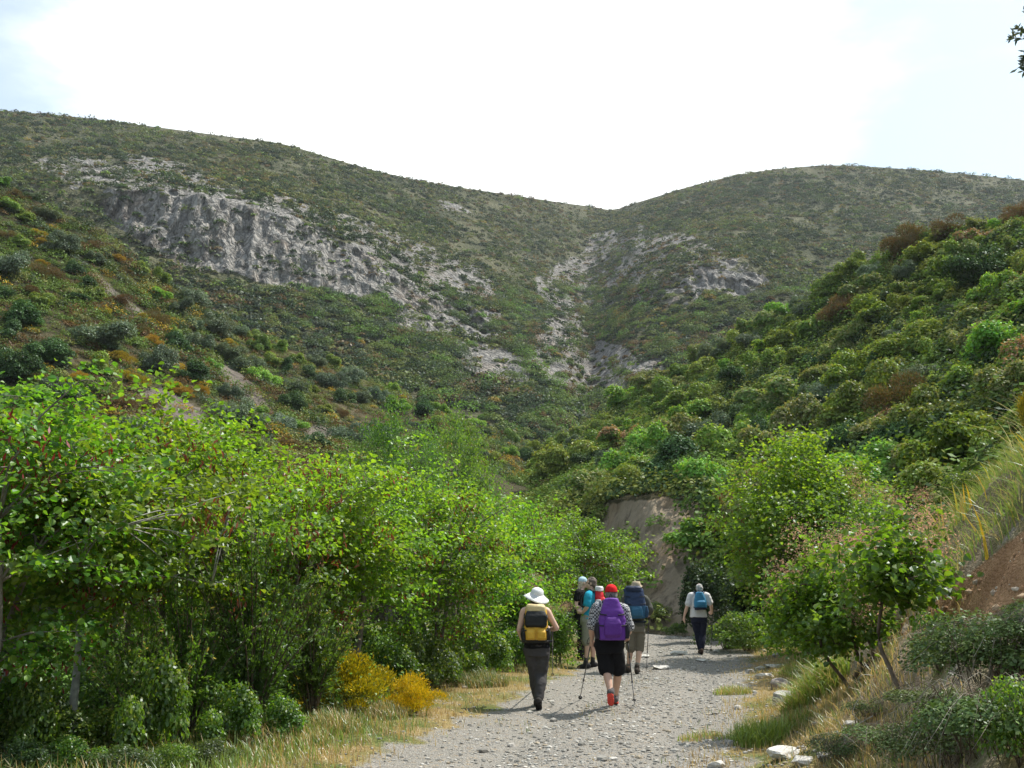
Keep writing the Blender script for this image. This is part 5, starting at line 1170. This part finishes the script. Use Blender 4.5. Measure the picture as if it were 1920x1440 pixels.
def hair(e, S, col, pieces, seed=0, folds=.010):
    pcs = [S['_hell'](c, r) for c, r in pieces]
    link('hair', fuse('hair', pcs, .009, col, 2, folds, 28, seed, lambda V, c: np.clip(c[None] * (1 + .45 * fbm(V[:, 0] * 40, V[:, 1] * 40, V[:, 2] * 14, 3, seed))[:, None], .01, 1)), M_hair, e)
def rot_to(rz, p):
    c, s = math.cos(-rz), math.sin(-rz); return np.array([p[0] * c - p[1] * s, p[0] * s + p[1] * c, p[2]])
def stance(o, rz, D):
    """joint dictionary from picture positions: D[joint] = (px, py, depth offset) -> the walker's own frame"""
    S = {}
    for k, v in D.items():
        f = lambda q: rot_to(rz, P(q[0], q[1], o[1] + q[2]) - o)
        S[k] = [f(q) for q in v] if isinstance(v, list) else f(v)
    return S
def backpack(label, org, rz, back, w, h, d, z0, cols, style, lid=True, tiltx=0.0, straps=True, S=None):
    """rucksack lying against the back plane at y=back in the walker's frame, its base at height z0"""
    e = empty('backpack', org, rz); tag(e, label, 'backpack', None)
    cx = S['chest'][0] if S else 0.0; top = z0 + h; main, dark, acc = [np.array(c) for c in cols]
    zs = np.linspace(0, 1, 9); sec = []
    for t in zs:
        ww = w * .5 * (1 - style.get('topk', .30) * max(0, t - .40) ** 1.2 - .12 * (1 - t) ** 2) * style.get('taper', 1.0) ** t; dd = d * .5 * (1 - .42 * t ** 2.2 - .10 * (1 - t) ** 2)
        sec.append((cx + tiltx * t, back - d * .5 + (d * .5 - dd) * .75, z0 + h * t, ww, dd))
    zsplit = style.get('split', 0)
    def cf(V, c): return np.where(((V[:, 2] - z0) / h < zsplit)[:, None], np.array(style.get('low', dark))[None], c[None])
    link('main_bag', fuse('main_bag', [rings(sec, 24, 3.2)], .011, main, 5, .012, 9, 3, cf), M_pack, e)
    bk = back - d
    if lid: link('lid', fuse('lid', [rings([(cx + tiltx, back - d * .42, top - .05, w * .40, d * .40), (cx + tiltx, back - d * .42, top + .02, w * .41, d * .42), (cx + tiltx, back - d * .40, top + .055, w * .33, d * .32)], 22, 2.8)], .010, style.get('lid', main), 5, .01, 10, 4), M_pack, e)
    for (fx, fz, fw, fh, fd, c) in style.get('pockets', []):
        ya = np.interp(fz + fh * .5, zs, [s_[1] - s_[4] for s_ in sec]); q = [(cx + fx * w + tiltx * fz, ya + .01, z0 + h * fz, fw * w * .42, fd * .6), (cx + fx * w + tiltx * fz, ya - .012, z0 + h * (fz + fh * .15), fw * w * .5, fd), (cx + fx * w + tiltx * fz, ya - .010, z0 + h * (fz + fh * .7), fw * w * .5, fd), (cx + fx * w + tiltx * fz, ya + .012, z0 + h * (fz + fh), fw * w * .40, fd * .6)]
        link('pocket', fuse('pocket', [rings(q, 20, style.get('pp', 2.8))], .008, c, 4, .006, 14, 5), M_pack, e)
    for s in (-1, 1):
        if style.get('side'): link('side_pocket', fuse('side_pocket', [rings([(cx + s * w * .47, back - d * .48, z0 + .02, .035, d * .30), (cx + s * w * .49, back - d * .48, z0 + h * .22, .045, d * .34), (cx + s * w * .47, back - d * .48, z0 + h * .42, .030, d * .28)], 14, 2.4)], .009, style['side'], 3), M_pack, e)
        if straps and S is not None:
            sh = S['sh'][(s + 1) // 2]; nk = S['neck']; a = nk * .45 + sh * .55 + np.array([0, 0, .055]); f = S['_torso'][4][4] + .03
            pts = [np.array([cx + s * w * .22 + tiltx, back + .01, top - .06]), a + np.array([0, -.03, .012]), a + np.array([0, .05, 0.0]), np.array([S['chest'][0] + s * .12, S['chest'][1] + f, S['chest'][2] + .0]), np.array([S['waist'][0] + s * .15, S['waist'][1] + f * .55, S['waist'][2] + .07]), np.array([cx + s * w * .40, back + .0, z0 + .06])]
            link('shoulder_strap', Acc().add(*tube(curve_pts(pts, 30), .021, 8), acc).mesh('shoulder_strap', True), M_pack, e)
        if style.get('comp'):
            for zf in style['comp']:
                y0 = np.interp(zf, zs, [s_[1] - s_[4] for s_ in sec]); ww = np.interp(zf, zs, [s_[3] for s_ in sec])
                link('side_strap', Acc().add(*tube(curve_pts([(cx + s * ww * 1.02 + tiltx * zf, back - .05, z0 + h * (zf + .05)), (cx + s * ww * .95 + tiltx * zf, y0 + .02, z0 + h * zf), (cx + s * ww * .45 + tiltx * zf, y0 - .012, z0 + h * (zf - .02))], 12), .009, 6), acc).mesh('side_strap', True), M_pack, e)
    link('haul_loop', Acc().add(*tube(curve_pts([(cx + tiltx - .025, back - .01, top - .01), (cx + tiltx, back - .015, top + .05), (cx + tiltx + .025, back - .01, top - .01)], 10), .006, 6), acc).mesh('haul_loop', True), M_pack, e)
    if style.get('belt') and S is not None:
        hi = S['hip']; b = S['_torso'][1]; th = np.linspace(0, 2 * math.pi, 33); pts = np.stack([hi[0] + (b[3] + .028) * np.cos(th), hi[1] + (b[4] + .03) * np.sin(th), np.full(33, hi[2] + .075)], 1)
        V, Fs = tube(pts, .020, 8, False); link('hip_belt', Acc().add(V, Fs, acc).mesh('hip_belt', True), M_pack, e)
    return e
def pole(grip, tip, label, col=(.04, .04, .045), rad=.0085):
    """telescopic walking pole from the hand to the ground"""
    grip = np.asarray(grip, float); tip = np.asarray(tip, float); e = empty('trekking_pole', tip); tag(e, label, 'walking pole', 'trekking poles of the walkers')
    v = grip - tip; u = norm(v); L_ = np.linalg.norm(v); gtop = v + u * .05
    link('shaft', Acc().add(*tube([u * .04, u * L_ * .33], rad * .75, 8), (.16, .16, .17)).add(*tube([u * L_ * .33, u * L_ * .36], rad * 1.35, 8), col).add(*tube([u * L_ * .36, u * L_ * .68], rad * .9, 8), col).add(*tube([u * L_ * .68, u * L_ * .71], rad * 1.5, 8), (.03, .03, .03)).add(*tube([u * L_ * .71, v - u * .09], rad * 1.1, 8), col).mesh('shaft', True), M_alu, e)
    link('grip', Acc().add(*tube([v - u * .10, v - u * .03, v + u * .03, gtop, gtop + u * .012], [.014, .016, .0145, .018, .010], 10), (.025, .025, .025)).mesh('grip', True), M_rubber, e)
    sx = norm(np.cross(u, np.array([0.1, 1, .2]))); link('wrist_strap', Acc().add(*tube(curve_pts([gtop, gtop + sx * .04 - u * .02, v + sx * .05 - u * .10, v + sx * .015 - u * .07, gtop - u * .01], 16), .005, 5), (.03, .03, .03)).mesh('wrist_strap', True), M_cloth, e)
    b1 = norm(np.cross(u, sx)); th = np.arange(12) / 12 * 2 * math.pi
    rg = lambda r, z: u * z + r * (np.cos(th)[:, None] * sx + np.sin(th)[:, None] * b1)
    V = np.concatenate([rg(.030, .075), rg(.012, .085), rg(.012, .07), rg(.030, .068)]); j = np.arange(12); q = (j + 1) % 12
    link('basket', Acc().add(V, np.concatenate([np.stack([a * 12 + j, a * 12 + q, b * 12 + q, b * 12 + j], -1) for a, b in ((0, 1), (1, 2), (2, 3), (3, 0))]), (.02, .02, .02)).mesh('basket'), M_rubber, e)
    link('tip', Acc().add(*tube([u * 0 - u * .01, u * .045], [.004, .006], 6), (.3, .3, .3)).mesh('tip', True), M_alu, e)
def hat_brim(e, S, name, crown, brim, col, tilt=(0, 0), flop=.03, cz=.07, flat=False):
    """crown (rx, ry, h), brim radius; one mesh"""
    th = np.arange(36) / 36 * 2 * math.pi; rx, ry, hh = crown; rows = []
    prof = [(brim, -flop, 1), (brim * .99, -flop + .006, 1), ((brim + rx) * .5, .002, 1), (rx * 1.06, .008, 0), (rx * 1.0, hh * .45, 0), (rx * .90, hh * .8, 0), (rx * (.8 if flat else .60), hh * .98, 0), (rx * .25, hh * (1.0 if flat else 1.06), 0)]
    inn = [(rx * .94, hh * .4, 0), (rx * .98, .0, 0), ((brim + rx) * .5, -.006, 1), (brim * .99, -flop - .004, 1)]
    V = []
    for r, z, br in inn[::-1][:0] + [(a, b, c) for a, b, c in inn][::-1] + prof:
        wob = (1 + .04 * np.sin(2 * th + 1) * br); V.append(np.stack([r * wob * np.cos(th), r * wob * np.sin(th) * (ry / rx if not br else 1.03), z + .014 * br * np.sin(2 * th + .6) * (r / brim) ** 2 + 0 * th], 1))
    V = np.concatenate(V); m = len(V) // 36; V = np.concatenate([V, [[0, 0, prof[-1][1]]]])
    V = V + np.array([0, -.006, cz]); ca, sa = math.cos(tilt[0]), math.sin(tilt[0]); cb, sb = math.cos(tilt[1]), math.sin(tilt[1])
    V = np.stack([V[:, 0], V[:, 1] * ca - V[:, 2] * sa, V[:, 1] * sa + V[:, 2] * ca], 1); V = np.stack([V[:, 0] * cb + V[:, 2] * sb, V[:, 1], -V[:, 0] * sb + V[:, 2] * cb], 1)
    i = np.arange(m - 1)[:, None] * 36; j = np.arange(36)[None]; q = (j + 1) % 36; Q = np.stack([i + j, i + q, i + 36 + q, i + 36 + j], -1).reshape(-1, 4)
    jj = np.arange(36); T = np.stack([(m - 1) * 36 + jj, (m - 1) * 36 + (jj + 1) % 36, np.full(36, m * 36)], -1)
    return link(name, Acc().add(V + S['head'], [Q, T], col).mesh(name, True), M_cloth, e)
def cap_dome(e, S, name, col, back=True, peak=None):
    pcs = [S['_hell']((0, -.010, .040), (.086, .106, .088)), S['_hell']((0, -.010, .030), (.088, .108, .040))]
    if peak: pcs += [S['_hell']((0, peak * .125, .035), (.062, .075, .010))]
    return link(name, fuse(name, pcs, .008, col, 3, .004, 20), M_cloth, e)
def foot(an, dx, dy, dz): return an + np.array([dx, dy, dz])

# the hiker under the white sun hat
o1 = gp(1006, 1330)
S = stance(o1, 0, {'head': (1005, 1123, .02), 'neck': (1005, 1139, 0), 'chest': (1004, 1158, 0), 'waist': (1005, 1190, -.01), 'hip': (1007, 1213, 0), 'sh': [(982, 1147, -.02), (1026, 1147, -.02)], 'el': [(973, 1181, -.03), (1044, 1178, -.02)], 'wr': [(978, 1196, .18), (1031, 1180, .22)],
                     'hp': [(995, 1217, 0), (1018, 1217, 0)], 'kn': [(1002, 1262, .10), (1015, 1262, .06)], 'an': [(1008, 1302, .30), (1010, 1317, -.12)]})
S['an'][1][2] = max(S['an'][1][2], .13); S['an'][0][2] = .10
S['toe'] = [foot(S['an'][0], -.02, .16, -.06), foot(S['an'][1], .01, .11, -.10)]
S['hd'] = [((0, .9, .1), (1, 0, -.2), .8), ((-.2, 1, .1), (-1, 0, -.2), .8)]; S['armk'] = .86; S['legk'] = 1.0
e = person('person', o1, 0, S, 'walker in a white wide-brimmed sun hat, dark trousers and a yellow backpack', (.60, .40, .31), .98)
trousers(e, S, (.062, .058, .058), 2, seed=1); shirt(e, S, (.012, .012, .014), 0, S['hip'][2] - .02, name='tank_top', seed=2)
shoes(e, S, (.035, .032, .030), (.02, .02, .02)); hair(e, S, (.10, .065, .04), [((0, -.02, .02), (.082, .100, .100)), ((0, -.05, -.04), (.068, .06, .07))])
hat_brim(e, S, 'sun_hat', (.088, .102, .115), .172, (.62, .64, .63), (.20, .22), .035, .035)
Y_, K_ = (.56, .33, .035), (.012, .014, .014)
backpack('yellow and black backpack on the walker in the sun hat', o1, 0, S['chest'][1] - .115, .335, .44, .20, S['waist'][2] - .085, [Y_, K_, (.02, .02, .02)],
         dict(pockets=[(0, .42, .90, .50, .035, np.array(K_)), (-.21, .06, .36, .34, .04, np.array(Y_)), (.21, .06, .36, .34, .04, np.array(Y_))], lid=(.62, .50, .26), side=K_, comp=[.72, .35], belt=True, split=.07, low=K_), S=S)
pole(P(1036, 1182, o1[1] + .30), gp(1036, 1266), 'black pole held ahead by the walker in the white sun hat')

# the man with red cap and purple pack
o2 = gp(1146, 1328)
S = stance(o2, 0, {'head': (1146, 1113, .04), 'neck': (1145, 1131, .0), 'chest': (1144, 1152, -.02), 'waist': (1143, 1184, -.02), 'hip': (1142, 1207, 0), 'sh': [(1119, 1143, -.02), (1169, 1145, -.02)], 'el': [(1110, 1178, -.05), (1180, 1180, -.02)], 'wr': [(1110, 1199, .12), (1177, 1190, .17)],
                     'hp': [(1131, 1212, 0), (1155, 1212, 0)], 'kn': [(1137, 1258, .02), (1159, 1257, .14)], 'an': [(1145, 1300, -.20), (1153, 1292, .30)]})
S['an'][1][2] = .11; S['toe'] = [foot(S['an'][0], .010, .055, -.135), foot(S['an'][1], .02, .17, -.06)]
S['hd'] = [((0, .5, -.6), (1, 0, 0), 1.0), ((0, .6, -.6), (-1, 0, 0), 1.0)]; S['armk'] = 1.06; S['legk'] = .98
e = person('person', o2, 0, S, 'man in red cap, checked shirt and black shorts, one red shoe sole lifted', (.56, .35, .26), 1.12)
trousers(e, S, (.010, .010, .012), .97, 'shorts', .02, 5, .09, .03); shirt(e, S, (.3, .3, .3),   .86, S['hip'][2] + .075, M_check, .018, seed=6)
shoes(e, S, (.10, .09, .09), (.62, .075, .055)); hair(e, S, (.17, .165, .16), [((0, -.018, -.005), (.082, .098, .092)), ((0, -.045, -.045), (.070, .062, .062))], 3)
cap_dome(e, S, 'red_cap', (.55, .015, .02), peak=1)
link('cap_band', Acc().add(*tube(curve_pts([S['_h'](.078 * math.cos(t), -.012 + .108 * math.sin(t), .026) for t in np.linspace(math.pi, 2 * math.pi, 9)], 20), .008, 6), (.30, .01, .012)).mesh('cap_band', True), M_cloth, e)
V_, D_ = (.115, .030, .26), (.014, .013, .022)
backpack('purple backpack on the man in the checked shirt', o2, 0, S['chest'][1] - .125, .40, .54, .21, S['waist'][2] - .10, [V_, D_, (.016, .014, .022)],
         dict(pockets=[(0, .06, .56, .48, .035, np.array((.095, .022, .215)))], lid=(.15, .05, .32), side=D_, comp=[.62, .36], pp=3.4, topk=1.05), False, S=S)
pole(P(1109, 1200, o2[1] + .16), gp(1087, 1313), 'black pole in the left hand of the red-capped man, slanting outward'); pole(P(1176, 1192, o2[1] + .22), gp(1190, 1323), 'black pole in the right hand of the red-capped man, nearly upright')

# the man with the big navy pack
o5 = gp(1191, 1264)
S = stance(o5, 0, {'head': (1193, 1103, .02), 'neck': (1192, 1116, 0), 'chest': (1190, 1133, 0), 'waist': (1190, 1156, -.01), 'hip': (1191, 1173, 0), 'sh': [(1172, 1125, 0), (1210, 1125, 0)], 'el': [(1164, 1147, -.02), (1219, 1143, -.02)], 'wr': [(1170, 1158, .20), (1217, 1150, .20)],
                     'hp': [(1182, 1177, 0), (1200, 1177, 0)], 'kn': [(1182, 1215, .06), (1199, 1215, .08)], 'an': [(1181, 1249, -.02), (1194, 1253, -.02)]})
S['an'][0][2] = .09; S['an'][0][1] = .26; S['an'][1][2] = .10; S['an'][1][1] = -.05
S['toe'] = [foot(S['an'][0], -.03, .16, -.055), foot(S['an'][1], .05, .155, -.06)]
S['hd'] = [((0, 1, -.3), (1, 0, 0), .9), ((0, .8, -.5), (-1, 0, 0), 1.0)]
e = person('person', o5, 0, S, 'man in olive shirt, khaki shorts and tan cap carrying a big navy backpack', (.54, .35, .26), 1.06)
trousers(e, S, (.15, .135, .105), 1.02, 'shorts', .02, 8, .08, .018); shirt(e, S, (.085, .085, .07), 2, S['hip'][2] - .03, None, .018, seed=9)
shoes(e, S, (.05, .04, .033), (.02, .02, .02), (.20, .18, .16)); hair(e, S, (.20, .19, .18), [((0, -.015, .0), (.080, .098, .095))], 5)
hat_brim(e, S, 'tan_cap', (.088, .102, .085), .118, (.42, .34, .24), (.05, 0), .012, .045, True)
N1, N2 = (.018, .035, .085), (.02, .085, .16)
backpack('large navy-blue backpack on the man in khaki shorts, leaning to his left', o5, 0, S['chest'][1] - .12, .40, .56, .25, S['waist'][2] - .03, [N1, N2, (.012, .018, .03)],
         dict(split=.42, low=N2, lid=(.015, .026, .06), side=(.016, .05, .10), comp=[.75, .5], taper=1.12, pockets=[(0, .06, .55, .34, .03, np.array((.022, .10, .18)))], belt=True), True, -.045, S=S)
pole(P(1217, 1153, o5[1] + .27), gp(1212, 1259), 'slender pole in the right hand of the man with the navy backpack')

# two people talking, face to face
o4 = gp(1103, 1254); R4 = math.radians(72)
S = stance(o4, R4, {'head': (1108, 1093, .0), 'neck': (1109, 1109, 0), 'chest': (1107, 1124, 0), 'waist': (1104, 1144, 0), 'hip': (1102, 1160, 0), 'sh': [(1103, 1117, -.19), (1110, 1117, .17)], 'el': [(1101, 1138, -.24), (1106, 1139, .22)], 'wr': [(1093, 1148, -.15), (1093, 1143, .12)],
                     'hp': [(1101, 1164, -.09), (1104, 1164, .08)], 'kn': [(1100, 1205, -.10), (1109, 1204, .08)], 'an': [(1099, 1241, -.09), (1112, 1240, .10)]})
S['an'][0][2] = .095; S['an'][1][2] = .10
S['toe'] = [foot(S['an'][0], 0, .16, -.06), foot(S['an'][1], 0, .16, -.06)]
S['hd'] = [((0, 1, .2), (1, 0, 0), .5), ((0, 1, .2), (-1, 0, 0), .5)]; S['head_yaw'] = .15
e = person('person', o4, R4, S, 'bare-headed walker in turquoise shirt and pale shorts talking, red rucksack on the back', (.58, .38, .29), 1.06)
trousers(e, S, (.23, .235, .185), .98, 'shorts', .022, 11, .08, .022); shirt(e, S, (.02, .29, .42), .75, S['hip'][2] - .01, None, .016, seed=12)
shoes(e, S, (.03, .03, .032), (.02, .02, .02), (.05, .05, .05)); hair(e, S, (.13, .10, .08), [((0, -.022, .018), (.086, .102, .105)), ((0, -.06, -.03), (.074, .06, .075))], 7, .014)
backpack('red and white rucksack on the walker in the turquoise shirt', o4, R4, S['chest'][1] - .105, .30, .36, .19, S['waist'][2] + .06, [(.52, .02, .03), (.03, .03, .03), (.03, .03, .03)],
         dict(lid=(.60, .58, .58), pockets=[(0, .08, .6, .45, .03, np.array((.58, .035, .05)))], side=(.5, .48, .48), topk=.8), True, S=S)
o3 = gp(1089, 1238); R3 = math.radians(-68)
S = stance(o3, R3, {'head': (1093, 1092, .0), 'neck': (1089, 1105, 0), 'chest': (1087, 1119, 0), 'waist': (1088, 1138, 0), 'hip': (1088, 1152, 0), 'sh': [(1092, 1112, .16), (1083, 1112, -.17)], 'el': [(1090, 1131, .22), (1080, 1136, -.20)], 'wr': [(1101, 1143, .12), (1093, 1144, -.12)],
                     'hp': [(1090, 1156, .08), (1087, 1156, -.08)], 'kn': [(1092, 1192, .08), (1089, 1192, -.08)], 'an': [(1092, 1227, .08), (1089, 1229, -.08)]})
S['an'][0][2] = .095; S['an'][1][2] = .095
S['toe'] = [foot(S['an'][0], 0, .15, -.06), foot(S['an'][1], 0, .15, -.06)]
S['hd'] = [((0, 1, .1), (1, 0, 0), .6), ((0, 1, .1), (-1, 0, 0), .6)]; S['armk'] = .88; S['legk'] = .86
e = person('person', o3, R3, S, 'walker dressed all in black with a pale blue cap and long fair hair, talking', (.62, .42, .33), .92)
trousers(e, S, (.010, .010, .011), 2, seed=14, ease=.010); shirt(e, S, (.011, .011, .012), .5, S['hip'][2] + .0, None, .012, seed=15, name='black_top')
shoes(e, S, (.03, .028, .026), (.02, .02, .02)); hair(e, S, (.52, .44, .33), [((0, -.025, .0), (.082, .094, .092)), ((0, -.075, -.07), (.060, .045, .095)), ((0, -.095, -.14), (.045, .035, .07))], 9)
cap_dome(e, S, 'blue_cap', (.42, .58, .66), peak=1)
g_ = link('sunglasses', Acc().add(*S['_hell']((.034, .098, .006), (.026, .010, .019)), (.01, .01, .012)).add(*S['_hell']((-.034, .098, .006), (.026, .010, .019)), (.01, .01, .012)).add(*tube([S['_h'](.076, .0, .012), S['_h'](.062, .09, .012)], .004, 5), (.01, .01, .01)).add(*tube([S['_h'](-.076, .0, .012), S['_h'](-.062, .09, .012)], .004, 5), (.01, .01, .01)).mesh('sunglasses', True), M_alu, e)

# the woman walking ahead alone
o6 = gp(1313, 1227)
S = stance(o6, 0, {'head': (1311, 1103, .02), 'neck': (1311, 1113, 0), 'chest': (1310, 1125, 0), 'waist': (1309, 1142, -.01), 'hip': (1310, 1157, 0), 'sh': [(1295, 1118, -.02), (1326, 1118, -.02)], 'el': [(1288, 1138, -.04), (1333, 1135, -.03)], 'wr': [(1283, 1155, .06), (1335, 1146, .20)],
                     'hp': [(1303, 1160, 0), (1318, 1160, 0)], 'kn': [(1309, 1190, .06), (1317, 1190, .02)], 'an': [(1313, 1217, .22), (1315, 1221, -.10)]})
S['an'][0][2] = .09; S['an'][1][2] = .115; S['toe'] = [foot(S['an'][0], 0, .16, -.055), foot(S['an'][1], 0, .135, -.085)]
S['hd'] = [((-.1, .15, -1), (1, .3, 0), .25), ((0, .8, -.5), (-1, 0, 0), 1.0)]; S['armk'] = 1.0; S['legk'] = 1.08; S['headk'] = .97
e = person('person', o6, 0, S, 'grey-haired woman in a white shirt and navy trousers walking ahead with a small blue backpack', (.58, .38, .29), 1.14)
trousers(e, S, (.016, .018, .034), 2, seed=17); shirt(e, S, (.62, .60, .60), .72, S['hip'][2] - .0, None, .018, seed=18)
shoes(e, S, (.06, .04, .03), (.03, .022, .02)); hair(e, S, (.42, .41, .40), [((0, -.016, .014), (.088, .104, .100)), ((0, -.05, -.035), (.078, .062, .062))], 11, .012)
backpack('small blue backpack on the woman in the white shirt', o6, 0, S['chest'][1] - .125, .325, .42, .19, S['waist'][2] - .015, [(.035, .20, .36), (.015, .02, .035), (.02, .03, .06)],
         dict(split=.16, low=(.012, .016, .035), lid=(.05, .26, .42), pockets=[(0, .20, .66, .34, .028, np.array((.035, .19, .34)))], topk=.95), False, -.012, S=S)
pole(P(1336, 1149, o6[1] + .27), gp(1333, 1222), 'black pole in the right hand of the grey-haired woman')

# ------------------------------------------------------------------ air between the camera and the far ridge
V_ = np.array([(x, y, z) for x in (-900.0, 900.0) for y in (-60.0, 1100.0) for z in (-12.0, 210.0)])
Q_ = np.array([[0, 1, 3, 2], [4, 6, 7, 5], [0, 4, 5, 1], [2, 3, 7, 6], [0, 2, 6, 4], [1, 5, 7, 3]])
mh_ = bpy.data.materials.new('air'); mh_.use_nodes = True; mh_.node_tree.nodes.clear()
ho = mh_.node_tree.nodes.new('ShaderNodeOutputMaterial'); hv = mh_.node_tree.nodes.new('ShaderNodeVolumePrincipled')
hv.inputs['Color'].default_value = (.86, .92, 1.0, 1); hv.inputs['Density'].default_value = HAZE; hv.inputs['Anisotropy'].default_value = 0.35
mh_.node_tree.links.new(hv.outputs[0], ho.inputs['Volume'])
tag(link('haze', mesh_np('haze', V_, Q_), mh_), kind='stuff')
